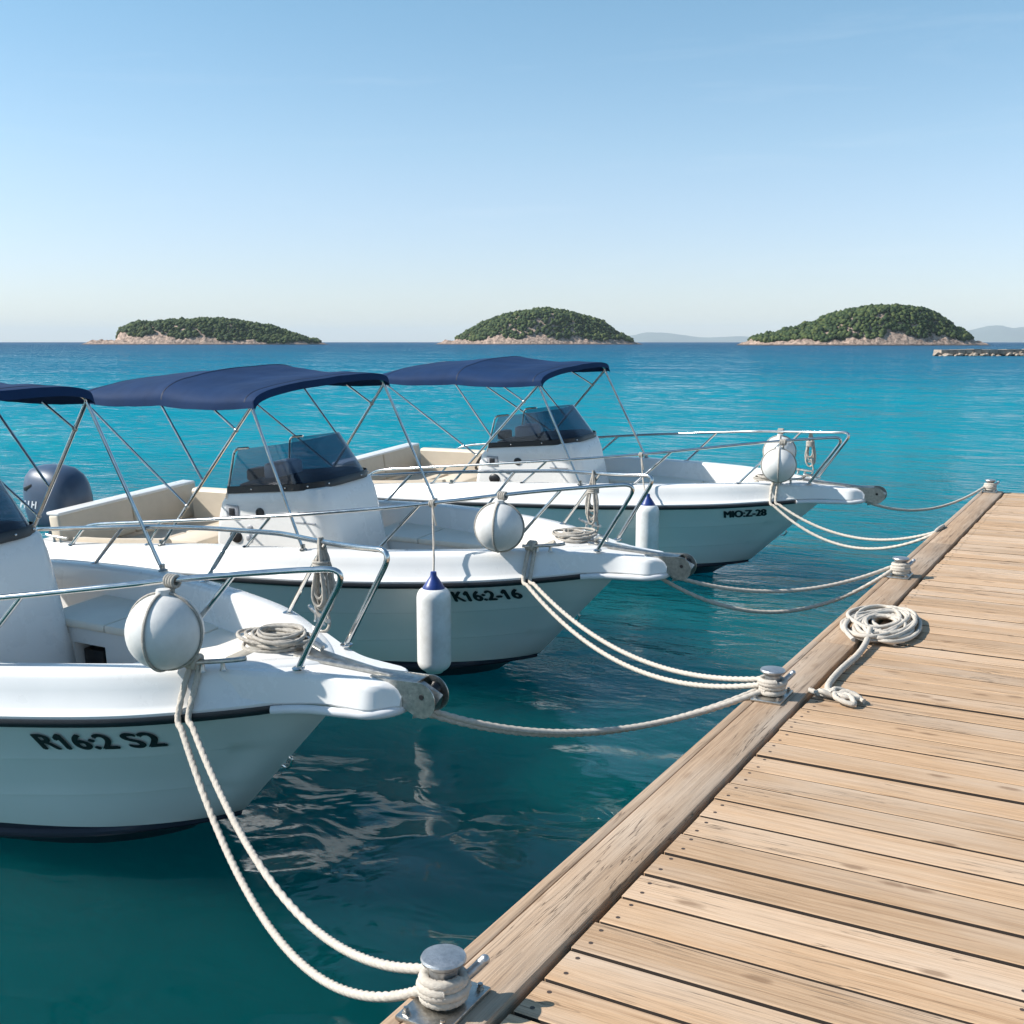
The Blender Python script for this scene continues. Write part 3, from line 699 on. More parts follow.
def make_boat():
    B = empty('motorboat')
    # ---- hull
    mb = MB(); n = 64
    for sgn in (1, -1):
        rings = []
        for i in range(n + 1):
            u = u_of(i, n); ring = []
            c = hull_at(u, 0)
            keelz = -0.32 + (c.z + 0.32) * smoothstep(0.80, 1.0, u)
            for t in (1.0, 0.75, 0.5, 0.25, 0.05):
                p = Vector((c.x - 0.02 * t, c.y * (1 - t), c.z - 0.012 + (keelz - c.z) * t ** 0.9)); ring.append(p)
            ring.append(Vector((c.x, max(0, c.y - 0.03), c.z - 0.010)))
            sp = 0.028 * smoothstep(0.0, 0.15, 1 - u)
            ring.append(Vector((c.x, c.y + sp, c.z - 0.004))); ring.append(Vector((c.x, c.y + sp, c.z + 0.010)))
            ring.append(hull_at(u, 0.035))
            for q0, q1 in ((0.035, 0.33), (0.33, 0.66), (0.66, 1.0)):
                for k in range(1, 6):
                    q = q0 + (q1 - q0) * k / 5; ring.append(hull_at(u, q))
                if q1 < 0.9:
                    e = hull_at(u, q1 + 0.004); st = 0.006 * smoothstep(0.0, 0.1, 1 - u); ring.append(Vector((e.x, e.y + st, e.z)))
            rings.append([(p.x, sgn * p.y, p.z) for p in ring])
        mb.loft(rings, 0, flip=sgn < 0)
        if sgn == 1: tr = rings[0]
        else: mb.add(list(tr) + list(rings[0])[::-1], [tuple(range(2 * len(tr)))])
    mb.build('hull', M['hull'], B, smooth=22)
    # ---- deck moulding
    d = MB(); xs = [XS + (0.77 - XS) * u_of(i, 70) for i in range(71)]
    for sgn in (1, -1):
        rings = []
        for x in xs:
            b, zr, zg = Trub(x), Zrub(x), Zgun(x); zi = 0.42 + (min(0.80 + 0.242 * smoothstep(-0.25, 0.42, x), zg - 0.03) - 0.42) * smoothstep(-2.0, -1.6, x)
            k = smoothstep(0.30, 0.62, x)
            prof = [(b - .004, zr - .004), (b + .014, zr + .022), (b + .014, zr + .034), (b - .004, zr + .048), (b - .022, zr + .062), (b - .045, zr + .5 * (zg - zr) + .03),
                    (b - .068, zg - .030), (b - .080, zg - .010), (b - .098, zg), (b - .185, zg + .006), (b - .203, zg - .002), (b - .214, zg - .022), (b - .235, zg - .12), (b - .25, zi)]
            rings.append([(x, sgn * max(0.0, y), z) for y, z in prof])
        d.loft(rings, 0, flip=sgn > 0)
    # transom top and closing wall
    zt = Zgun(XS)
    d.box((XS, -0.80, 0.36), (XS + 0.12, 0.80, zt - 0.004), 0, 0.02)
    d.build('deck', M['gelcoat'], B, smooth=40)
    # ---- cockpit sole and bow seating
    s = MB()
    s.loft([[(x, -min(.80, Twl(x) - .02), .40), (x, min(.80, Twl(x) - .02), .40)] for x in np.linspace(XS + .1, -.5, 20)])
    s.build('cockpit_sole', M['floor'], B)
    zs = lambda x: 0.83 + 0.242 * smoothstep(-0.25, 0.42, x)
    g = MB()
    def strip(y0f, y1f, xa, xb, n=30):
        rings = []
        for i in range(n + 1):
            x = xa + (xb - xa) * i / n
            rings.append([(x, y0f(x) + (y1f(x) - y0f(x)) * k / 6, zs(x)) for k in range(7)])
        return rings
    inn = lambda x: max(0.0, Trub(x) - 0.212)
    g.loft(strip(lambda x: 0.36, inn, -1.75, -0.55), 0); g.loft(strip(lambda x: -inn(x), lambda x: -0.36, -1.75, -0.55), 0)
    g.loft(strip(lambda x: -inn(x), inn, -0.55, 0.70, 40), 0)
    # well faces, with an open locker in the port bench
    g.add([(-1.75, -.36, .83), (-.55, -.36, .83), (-.55, -.36, .40), (-1.75, -.36, .40)], [(0, 1, 2, 3)])
    g.add([(-.55, -.36, .83), (-.55, .36, .83), (-.55, .36, .40), (-.55, -.36, .40)], [(0, 1, 2, 3)])
    xa, xb, za, zb = -1.50, -1.24, 0.55, 0.74
    for a in (((-1.75, .40), (xa, .83)), ((xb, .40), (-.55, .83)), ((xa, zb), (xb, .83)), ((xa, .40), (xb, za))):
        (p, q), (r_, t_) = a
        g.add([(p, .36, q), (r_, .36, q), (r_, .36, t_), (p, .36, t_)], [(0, 1, 2, 3)])
    bx = [(xa, .36, za), (xb, .36, za), (xb, .36, zb), (xa, .36, zb), (xa, .6, za), (xb, .6, za), (xb, .6, zb), (xa, .6, zb)]
    g.add(bx, [(4, 5, 6, 7), (0, 1, 5, 4), (1, 2, 6, 5), (2, 3, 7, 6), (3, 0, 4, 7)])
    for sy in (-1, 1):
        g.add([(-1.75, sy * .36, .40), (-1.75, sy * 0.83, .40), (-1.75, sy * 0.83, .83), (-1.75, sy * .36, .83)], [(0, 1, 2, 3)])
    bs = g.build('bow_seat', M['gelcoat'], B, smooth=0)
    lk = MB(); lk.box((xa + 0.02, .40, za + .004), (xb - 0.07, .57, zb - .05), 0, 0.01); lk.build('battery_box', M['black'], bs)
    def cushion(outline, name='seat_cushion', z0=None, h=0.05, mt='cushion'):
        c = MB(); ins = 0.02
        cx = sum(p[0] for p in outline) / len(outline); cy = sum(p[1] for p in outline) / len(outline)
        def ring(k, dz): return [(cx + (x - cx) * k, cy + (y - cy) * k, (zs(x) if z0 is None else z0) + dz) for x, y in outline]
        rr = [ring(0.985, 0.003), ring(1, 0.012), ring(1, h - 0.015), ring(0.985, h - 0.003), ring(0.955, h)]
        c.loft(rr, 0, close=True, cap1=True); return c.build(name, M[mt], B, smooth=50)
    def sidecush(sy, x0, x1):
        k = 14; o = [(x0 + (x1 - x0) * i / k, sy * (Trub(x0 + (x1 - x0) * i / k) - 0.235)) for i in range(k + 1)]
        return o + [(x1, sy * .345), (x0, sy * .345)]
    for sy in (1, -1):
        cushion(sidecush(sy, -1.74, -1.22)); cushion(sidecush(sy, -1.21, -0.57))
    def bowc(sy):
        k = 12; o = [(-.555 + .60 * i / k, sy * max(0.03, (Trub(-.555 + .60 * i / k) - 0.24))) for i in range(k + 1)]
        return o + [(0.045, sy * 0.004), (-.555, sy * 0.004)]
    cushion(bowc(1)); cushion(bowc(-1))
    # ---- rub rail
    r = MB()
    for sgn in (1, -1):
        pts = []
        for i in range(61):
            x = XS + (0.60 - XS) * i / 60; pts.append((x, sgn * (Trub(x) + 0.006), Zrub(x) + 0.002))
        rings = []
        for p in pts:
            rings.append([(p[0], p[1] + sgn * a, p[2] + b) for a, b in ((-.012, -.020), (.010, -.020), (.019, -.010), (.021, .004), (.016, .018), (-.012, .020))])
        r.loft(rings, 0, close=True, cap0=True, cap1=True)
    r.build('rub_rail', M['rubber'], B, smooth=50)
    # ---- bow pulpit platform
    p = MB(); rings = []
    for i in range(25):
        t = i / 24; x = 0.34 + (1.13 - 0.34) * t
        w = 0.175 + 0.21 * (1 - smoothstep(0.25, 0.85, x)) - 0.10 * smoothstep(0.84, 1.0, t) * t
        zb = 0.908 + 0.012 * t; ztp = 1.080 - 0.058 * t - 0.015 * smoothstep(0.9, 1.0, t)
        half = [(w * .8, zb), (w - .004, zb + .006), (w + .002, zb + .016), (w - .022, ztp - .026), (w - .027, ztp - .012), (w - .040, ztp - .002), (w * .4, ztp + .002)]
        rings.append([(x, y, z) for y, z in half] + [(x, -y, z) for y, z in half[::-1]])
    p.loft(rings, 0, close=True, cap0=True, cap1=True)
    pl = p.build('pulpit', M['gelcoat'], B, smooth=32)
    tb = MB()
    path = [(0.57, .275, .896), (0.72, .212, .901), (0.92, .176, .903), (1.03, .155, .906), (1.105, .09, .909), (1.125, 0, .910)]
    path = path + [(a, -b, c) for a, b, c in path[::-1][1:]]
    tb.tube(spline(path, 0.02), 0.021, 12); tb.build('pulpit_trim', M['trim'], pl)
    # ---- anchor roller and anchor
    a = MB()
    def plate(y, pts, th=0.005):
        k = len(pts); v = [(x, y - th / 2, z) for x, z in pts] + [(x, y + th / 2, z) for x, z in pts]
        a.add(v, [tuple(range(k))[::-1], tuple(range(k, 2 * k))] + [(i, (i + 1) % k, (i + 1) % k + k, i + k) for i in range(k)])
    def paddle(cx, cz, r_, xb, zb0, zb1):
        o = [(xb, zb0)] + [(cx + r_ * math.cos(t), cz + r_ * math.sin(t) * 1.05) for t in np.linspace(-1.9, 1.75, 18)] + [(xb, zb1)]
        return o
    plate(-0.055, paddle(1.225, 0.968, 0.078, 1.00, 0.985, 1.040)); plate(0.055, paddle(1.225, 0.968, 0.078, 1.00, 0.985, 1.040))
    a.box((0.96, -0.0515, 1.036), (1.20, 0.0515, 1.043), 0, 0.001)
    ro = a.build('anchor_roller', M['steelold'], B, smooth=35)
    w = MB(); w.lathe([(.012, -.06), (.012, -.052), (.036, -.05), (.02, -.01), (.02, .01), (.036, .05), (.012, .052), (.012, .06)], (1.235, 0, 0.985), 18, axis=(0, 1, 0)); w.build('roller_wheel', M['black'], ro)
    an = MB()
    out = [(0.50, 0.0), (0.53, .055), (0.62, .062), (0.74, .045), (0.95, .022), (1.20, .018)]
    ring0 = [(x, y, 1.085 - 0.058 * max(0, (x - .34) / .79)) for x, y in out] + [(x, -y, 1.085 - 0.058 * max(0, (x - .34) / .79)) for x, y in out[::-1][:-1]]
    an.loft([ring0, [(x, y, z + .014) for x, y, z in ring0], [(0.6 + (x - 0.6) * .96, y * .72, z + .020) for x, y, z in ring0]], 0, close=True, cap1=True)
    an.tube([(0.56, 0, 1.10), (0.60, 0, 1.13), (0.66, 0, 1.11)], 0.016, 8)
    # fluke hooked under the roller
    an.add([(1.20, 0.02, 1.03), (1.31, 0.0, 0.99), (1.20, -0.02, 1.03), (1.26, 0.045, 0.90), (1.14, 0.0, 0.85), (1.26, -0.045, 0.90), (1.23, 0, 0.915)],
           [(0, 1, 3), (1, 2, 5), (3, 1, 6), (1, 5, 6), (3, 6, 4), (6, 5, 4), (0, 3, 4), (2, 4, 5), (0, 4, 2), (0, 2, 1)])
    an.build('anchor', M['steelold'], B, smooth=35)
    ey_ = MB(); ey_.tube(fillet([(.36, .0, .545), (.43, .0, .525), (.40, .0, .465), (.31, .0, .495)], .03), .008, 8); ey_.build('bow_eye', M['steel'], B)
    # ---- bow rails
    RZ = pchip([(-3.66, 1.075), (-2.2, 1.235), (-.5, 1.42), (.1, 1.49), (.8, 1.55)])
    RY = lambda x: Trub(x) - 0.115 if x < 0.3 else 0
    ry = pchip([(-3.85, .94), (-2.5, .955), (-1.5, .915), (-.8, .79), (-.3, .635), (0, .53), (.3, .385), (.6, .265), (.86, .18)])
    for sgn in (1, -1):
        q = MB(); core = [(x, sgn * ry(x), RZ(x)) for x in np.linspace(-3.62, 0.74, 30)]
        pts = fillet([(-3.86, sgn * .925, Zgun(-3.86))] + [(-3.66, sgn * .93, 1.06)] + core[1:], 0.10)
        pts = pts[:-1] + fillet([core[-1], (0.965, sgn * .168, 1.563), (0.66, sgn * .175, 1.075)], 0.13)
        q.tube(pts, 0.0138, 12)
        q.lathe([(.030, 0), (.030, .006), (.018, .012)], (0.66, sgn * .175, 1.070), 14); q.lathe([(.030, 0), (.030, .006), (.018, .012)], (-3.86, sgn * .925, Zgun(-3.86)), 14)
        rail = q.build('bow_rail', M['steel'], B)
        for xb, xt in ((0.08, 0.46), (-.82, -.47), (-1.92, -1.64), (-2.95, -2.75)):
            st = MB(); yb = Trub(xb) - 0.14
            st.tube([(xb, sgn * yb, Zgun(xb)), (xt, sgn * ry(xt), RZ(xt))], 0.0115, 10)
            st.lathe([(.027, 0), (.027, .006), (.014, .012)], (xb, sgn * yb, Zgun(xb) + .003), 14); st.build('stanchion', M['steel'], rail)
    # ---- cleats
    for x, y in ((.34, .375), (.34, -.375), (-4.1, .87), (-4.1, -.87)):
        c = MB(); z = Zgun(x) + .003
        dirx = Vector((1, (Trub(x + .1) - Trub(x - .1)) / .2 * (1 if y > 0 else -1), 0)).normalized()
        for k in (-.045, .045): c.lathe([(.017, 0), (.011, .012), (.010, .042)], (x + dirx.x * k, y + dirx.y * k, z), 10)
        pts = [Vector((x, y, z + .045)) + dirx * k + Vector((0, 0, h)) for k, h in ((-.15, .006), (-.10, .0), (.10, .0), (.15, .006))]
        c.tube(spline(pts, 0.02), 0.0115, 10); c.build('cleat', M['steelold'], B)
    # ---- console
    c = MB(); rings = []
    def sq(x0, x1, hw, z, rf=0.16, ra=0.06, dz=0.0):
        o = []
        for (cx, cy, rr, a0) in ((x1 - rf, hw - rf, rf, 0), (x0 + ra, hw - ra, ra, 90), (x0 + ra, -hw + ra, ra, 180), (x1 - rf, -hw + rf, rf, 270)):
            for k in range(9):
                t = R(a0 + 90 * k / 8); px, py = cx + rr * math.cos(t), cy + rr * math.sin(t); o.append((px, py, z + dz * (px - x0)))
        return o
    for z, x0, x1, hw, dz in ((.40, -2.70, -1.42, .40, 0), (.62, -2.73, -1.45, .40, 0), (.90, -2.74, -1.50, .40, 0), (1.10, -2.70, -1.54, .40, .01), (1.22, -2.66, -1.57, .395, .05), (1.30, -2.60, -1.605, .385, .09), (1.315, -2.58, -1.62, .375, .09)):
        rings.append(sq(x0, x1, hw, z, dz=dz))
    c.loft(rings, 0, close=True, cap1=True)
    con = c.build('console', M['gelcoat'], B, smooth=40)
    dsh = MB(); r0 = sq(-2.50, -1.66, .345, 1.322, .15, .05, .09)
    dsh.loft([r0, [(x, y * .97, z + .05) for x, y, z in r0], [(-2.02 + (x + 2.02) * .86, y * .8, z + .075) for x, y, z in r0]], 0, close=True, cap1=True)
    dsh.build('dash_cover', M['dash'], con, smooth=45)
    pod = MB(); pod.box((-2.38, -.16, 1.38), (-2.20, .16, 1.53), 0, 0.04); pod.build('instrument_pod', M['gelcoat'], con)
    pk = MB(); pk.box((-2.60, -.12, 1.36), (-2.50, .06, 1.46), 0, 0.02); pk.build('chartplotter', M['black'], con)
    sw = MB()
    ctr = Vector((-2.80, 0.02, 1.12)); ax = Vector((-.82, 0, .57)).normalized(); e1 = Vector((0, 1, 0)); e2 = ax.cross(e1)
    circ = [ctr + (e1 * math.cos(2 * math.pi * k / 36) + e2 * math.sin(2 * math.pi * k / 36)) * .185 for k in range(37)]
    sw.tube(circ, .014, 8, caps=False)
    for k in range(3):
        t = 2 * math.pi * k / 3 + .5; sw.tube([ctr, ctr + (e1 * math.cos(t) + e2 * math.sin(t)) * .18], .009, 6)
    sw.tube([ctr, ctr - ax * .16], .018, 8); sw.build('steering_wheel', M['black'], con)
    gp = MB(); gp.box((-2.58, -.408, 1.10), (-2.45, -.396, 1.215), 0, 0.004); gp.build('switch_panel', M['grey'], con)
    gp = MB(); gp.box((-2.545, -.4115, 1.13), (-2.485, -.407, 1.19), 0, 0.002); gp.build('panel_dial', M['black'], con)
    gp = MB(); gp.lathe([(.042, 0), (.042, .010), (.030, .014), (.028, .008), (0, .008)], (-2.22, -.397, 1.17), 20, axis=(0, -1, 0)); gp.build('horn_grille', M['black'], con)
    gp = MB(); gp.sphere((-2.50, -.40, 0.955), .065, 20, 12, 0, (1, .35, .85)); gp.build('speaker', M['black'], con)
    gp = MB(); gp.sphere((-2.36, -.40, 0.95), .03, 16, 10, 0, (1, .5, 1)); gp.build('vent', M['grey'], con); gp = MB(); gp.sphere((-2.34, -.40, 1.04), .022, 12, 8, 0, (1.5, .5, 1)); gp.build('vent', M['grey'], con)
    hd = MB(); hd.box((-1.86, -.405, 1.115), (-1.66, -.393, 1.13), 0, 0.004); hd.build('locker_handle', M['grey'], con)
    # ---- windshield: wraps round the front of the console, open aft
    def wplan(x0, x1, hw, rf, n=10):
        o = [(x0 + (x1 - rf - x0) * k / 8, -hw) for k in range(8)]
        o += [(x1 - rf + rf * math.sin(R(90 * k / n)), -hw + rf - rf * math.cos(R(90 * k / n))) for k in range(n + 1)]
        return o + [(x, -y) for x, y in o[::-1]]
    base, top = wplan(-2.56, -1.595, .388, .26), wplan(-2.46, -1.83, .335, .22)
    f0 = lambda x: 1.315 + .095 * (x + 2.58); f1 = lambda x: 1.665 + .10 * (x + 2.46) / .7
    ws = MB(); rings = []
    for k in range(7):
        t = k / 6; rings.append([(bx_ + (tx - bx_) * t, by_ + (ty - by_) * t, f0(bx_) + (f1(tx) - f0(bx_)) * t + 0.0) for (bx_, by_), (tx, ty) in zip(base, top)])
    inner = [[(x - (0.005 if x > -1.85 else 0), y * .988, z) for x, y, z in r_] for r_ in rings]
    ws.loft(rings, 0); ws.loft(inner, 0, flip=True)
    nr = len(rings[0])
    for e in (0, nr - 1): ws.loft([[r_[e] for r_ in rings], [r_[e] for r_ in inner]], 0)
    ws.loft([rings[-1], inner[-1]], 0)
    W = ws.build('windshield', M['glass'], con, smooth=50)
    gk = MB(); gk.loft([[(x + (.006 if x > -1.8 else 0), y * 1.018, f0(x) - .012) for x, y in base], [(x + (.004 if x > -1.8 else 0), y * 1.016, f0(x) + .042) for x, y in base], [(x, y * 1.002, f0(x) + .046) for x, y in base]], 0)
    gk.build('windshield_gasket', M['rubber'], W, smooth=50)
    for k in (3, 7, 11, 15, 19, 23):
        sc = MB(); sc.sphere((base[k][0] + .006 * (k > 12), base[k][1] * 1.022, f0(base[k][0]) + .018), .009, 10, 6)
        sc.build('snap_stud', M['steel'], W)
    for sgn in (0, 1):
        wf = MB(); e = -sgn; b_ = base[e]; t_ = top[e]
        wf.tube(fillet([(b_[0] - .02, b_[1], f0(b_[0]) - .06), (t_[0] - .03, t_[1] * 1.02, f1(t_[0]) + .005), (t_[0] + .12, t_[1] * 1.01, f1(t_[0]) + .02)], .05), .010, 10)
        wf.build('windshield_frame', M['steel'], W)
    # ---- leaning post behind the console
    lp = MB(); lp.box((-3.30, -.34, .40), (-3.02, .34, .78), 0, 0.03); q = lp.build('helm_seat', M['gelcoat'], B)
    lc = MB(); lc.box((-3.34, -.37, .784), (-2.98, .37, .86), 0, 0.025); lc.build('helm_cushion', M['beige'], q)
    # ---- stern seating
    ss = MB(); ss.box((-4.32, -.78, .40), (-3.72, .78, .66), 0, .02); S = ss.build('stern_seat', M['gelcoat'], B)
    for k in range(3):
        cu = MB(); y0 = -.77 + k * .515; cu.box((-4.10, y0, .664), (-3.70, y0 + .508, .745), 0, .022, seg=3); cu.build('seat_cushion', M['beige'], S)
    for k in range(2):
        cu = MB(); y0 = -.80 + k * .82; cu.box((-4.27, y0, .75), (-4.13, y0 + .814, 1.09), 0, .03, seg=3, rot=Matrix.Rotation(R(-6), 3, 'Y')); cu.build('backrest', M['beige'], S)
    bt = MB(); bt.box((-4.30, -.80, 1.075), (-4.14, .815, 1.105), 0, .012); bt.build('backrest_rail', M['gelcoat'], S)
    for sy in (1, -1):
        cu = MB(); rings = []
        for i in range(9):
            x = -4.05 + 1.15 * i / 8; y = Trub(x) - .245; zt = 1.06 if sy > 0 else Zgun(x) + 0.02
            rings.append([(x, sy * (y), .62), (x, sy * (y - .09), .64), (x, sy * (y - .10), zt - .03), (x, sy * (y - .08), zt - .005), (x, sy * (y - .02), zt)])
        cu.loft(rings, 0, close=True, cap0=True, cap1=True); cu.build('side_bolster', M['beige'], B, smooth=40)
    bx2 = MB(); bx2.box((-3.62, -.79, .405), (-3.05, -.50, .70), 0, .02); bx2.build('side_locker', M['gelcoat'], B)
    # ---- outboard motor
    mo = MB(); ex, ey = -4.80, -.25
    mo.box((ex - .10, ey - .11, -.35), (ex + .10, ey + .11, .86), 0, .05); mo.box((ex + .05, ey - .13, .60), (XS - .004, ey + .13, .84), 0, .02)
    O = mo.build('outboard_motor', M['cowl'], B, smooth=40)
    cw = MB(); rings = []
    for i, (z, k, dx) in enumerate(((.84, .80, .0), (.88, .95, .0), (.98, 1.0, -.01), (1.10, 1.0, -.015), (1.22, .95, -.02), (1.30, .85, -.03), (1.36, .66, -.045), (1.39, .40, -.06), (1.40, .08, -.07))):
        ring = []
        for j in range(40):
            t = 2 * math.pi * j / 40; ct, st = math.cos(t), math.sin(t)
            px = .34 * math.copysign(abs(ct) ** .8, ct) * k; py = .235 * math.copysign(abs(st) ** .8, st) * k
            ring.append((ex + dx + px, ey + py, z))
        rings.append(ring)
    cw.loft(rings, 0, close=True, cap0=True, cap1=True); CW = cw.build('cowl', M['cowl'], O, smooth=60)
    vt = MB()
    vt.box((ex - .20, ey - .222, 1.20), (ex - .08, ey - .195, 1.235), 0, .008, rot=Matrix.Rotation(R(-20), 3, 'Y')); vt.build('cowl_vent', M['black'], CW)
    # ---- cowl lettering (the photograph's marks are a few unreadable white strokes)
    lt = MB()
    for k in range(5):
        x = ex - .25 + k * .05
        lt.add([(x + a, ey - .2392, 1.03 + b) for a, b in ((0, 0), (.016, 0), (.040, .07), (.024, .07))], [(0, 1, 2, 3)])
        if k in (0, 1, 3): lt.add([(x + a, ey - .2390, 1.03 + b) for a, b in ((.012, .03), (.05, .03), (.056, .044), (.017, .044))], [(0, 1, 2, 3)])
    lt.build('cowl_mark', M['white'], CW, smooth=0)
    # ---- bimini
    x0, x1, hw = -3.68, -1.78, .875
    crown = pchip([(x0, .07), (x0 + .18, .125), (-3.05, .175), (-2.75, .172), (-2.35, .15), (-2.05, .142), (x1, .10)])
    edge = pchip([(x0, 2.122), (-3.2, 2.105), (-2.75, 2.118), (-2.3, 2.105), (x1, 2.122)])
    cn = MB(); rows = []; nx, ny = 96, 40
    for i in range(nx + 1):
        x = x0 + (x1 - x0) * i / nx; row = []
        sag = -0.028 * (abs(math.sin(math.pi * (x - x0) / ((x1 - x0) / 2)))) ** 1.0
        for j in range(ny + 1):
            t = -1 + 2 * j / ny; s_ = math.sin(t * math.pi / 2 * 0.98) / math.sin(math.pi / 2 * 0.98)
            y = hw * s_ * (1.0 - 0.012 * (1 + math.cos(2 * math.pi * i / nx * 2)))
            prof = (1 - abs(t) ** 2.6)
            z = edge(x) + crown(x) * prof + sag * (1 - t * t)
            z += 0.007 * mnoise.noise(Vector((x * 4.0, y * 5.0, 0.3))) + 0.002 * mnoise.noise(Vector((x * 14.0, y * 3.0, 1.3)))
            for xb_ in (x0 + .06, -2.75, x1 - .04): z += 0.004 * math.exp(-((x - xb_) / .035) ** 2)      # the cloth rides over the bows
            row.append((x, y, z))
        rows.append(row)
    under = [[(p[0], p[1] * .995, p[2] - .008) for p in r_] for r_ in rows]
    # hem: the cloth turns down at both ends and along the sides
    cn.loft(rows, 0); cn.loft(under, 0, flip=True)
    def hem(top_, dirx, diry, h_):
        t2 = [(p[0] + dirx * .012, p[1] + diry * .004, p[2] - h_) for p in top_]; return t2
    for top_, un_, dx, dy, h_ in ((rows[-1], under[-1], 1, 0, .055), (rows[0], under[0], -1, 0, .045), ([r_[0] for r_ in rows], [r_[0] for r_ in under], 0, -1, .045), ([r_[-1] for r_ in rows], [r_[-1] for r_ in under], 0, 1, .045)):
        h1 = hem(top_, dx, dy, h_); h2 = [(p[0] - dx * .008, p[1] - dy * .008, p[2]) for p in h1]
        cn.loft([top_, h1, h2, un_], 0)
    CN = cn.build('bimini_top', M['canvas'], B, smooth=60)
    for i0 in (5, 48, 91):      # sewn seams across the cloth
        sm = MB(); a_, b_ = rows[i0], rows[i0 + 1]
        mid = [((p[0] + q[0]) / 2, p[1], (p[2] + q[2]) / 2 + .0035) for p, q in zip(a_, b_)]
        sm.loft([[(p[0] + .004, p[1], p[2] + .0004) for p in a_], mid, [(p[0] - .004, p[1], p[2] + .0004) for p in b_]], 0); sm.build('seam', M['seam'], CN)
    def pole(pts, r_=.0115, name='bimini_pole'):
        t = MB(); t.tube(pts, r_, 10); t.build(name, M['steel'], CN)
    bowshape = lambda x, xb_: [(x + (xb_ - x) * max(0, abs(t) - .93) * 0, hw * .955 * math.sin(t * math.pi / 2 * .98), edge(x) + crown(x) * (1 - abs(t) ** 2.6) - .034) for t in np.linspace(-1, 1, 33)]
    for xx in (x0 + .06, -2.75, x1 - .04): pole(bowshape(xx, 0), .011, 'bimini_bow')
    for sy in (1, -1):
        yy = hw * .955 * sy; g_ = lambda x: (x, sy * (Trub(x) - .125), Zgun(x))
        F = (x1 - .04, yy, edge(x1) - .03); A = (x0 + .06, yy, edge(x0) - .03); Mid = (-2.75, yy, edge(-2.75) - .03)
        leg0 = Vector(F); leg1 = Vector(g_(-2.78)); J = leg0.lerp(leg1, .70); J2 = leg0.lerp(leg1, .16)
        pole([F, leg1], .0125); pole([F, g_(-1.38)], .0115); pole([A, J], .0095)
        pole([Mid, leg0.lerp(leg1, .52)], .0095); pole([(-2.22, yy, edge(-2.2) - .03), J2], .0085)
        for x in (-2.78, -1.38):
            t = MB(); q = g_(x); t.lathe([(.03, 0), (.03, .008), (.016, .016), (.016, .045)], (q[0], q[1], q[2] + .002), 12); t.build('deck_hinge', M['steelold'], CN)
        for j in (J, J2): t = MB(); t.sphere(j, .018, 10, 8); t.build('pole_joint', M['steelold'], CN)
        
    # stern grab rail, near the helm
    return B

ROLL = R(4.0)
proto = make_boat()
boats = [(-3.87, 3.98 + .05, 1.0), (-3.92, 7.25 + .05, 1.0), (-3.675, 11.64 + .05, 1.135)]
labels = ['white open motorboat nearest the camera, its stern cut off by the left edge',
          'white open motorboat in the middle, a blue-capped white fender hanging at its bow',
          'white open motorboat farthest away, two ball fenders at its bow']
def copy_tree(o, parent=None):
    c = o.copy(); COL.objects.link(c)
    if parent: c.parent = parent
    for ch in list(o.children): copy_tree(ch, c)
    return c
def third(o):                       # nothing of the farthest boat's motor shows in the photograph
    c = copy_tree(o)
    for ch in [k for k in c.children_recursive if k.name.split('.')[0] in ('outboard_motor', 'cowl', 'cowl_vent', 'cowl_mark')]: bpy.data.objects.remove(ch)
    return c
copies = [proto, copy_tree(proto), third(proto)]
ROOTS = []
for b, (x, y, sx), lb in zip(copies, boats, labels):
    b.location = (x, y, 0); b.rotation_euler = (ROLL, 0, 0); b.scale = (sx, 1.02 if sx > 1 else 1, 1.01 if sx > 1 else 1)
    tag(b, lb, 'motorboat', 'white motorboats moored bow to the dock'); ROOTS.append(b)
for ch in ROOTS[2].children:        # the farthest boat carries its bow cleats further forward
    if ch.name.split('.')[0] == 'cleat':
        bb = [Vector(v) for v in ch.bound_box]; cx = sum(v.x for v in bb) / 8; cy = sum(v.y for v in bb) / 8
        if cx > 0: ch.location = (.14, -.085 if cy > 0 else .085, .0)
for k, dx in ((0, .09), (2, .07)):
    for ch in ROOTS[k].children:
        if ch.name.split('.')[0] == 'bimini_top': ch.location.x = dx
def bw(i, p):
    x, y, sx = boats[i]
    m = Matrix.Translation((x, y, 0)) @ Matrix.Rotation(ROLL, 4, 'X') @ Matrix.Diagonal((sx, 1.02 if sx > 1 else 1, 1.01 if sx > 1 else 1, 1))
    return m @ Vector(p)

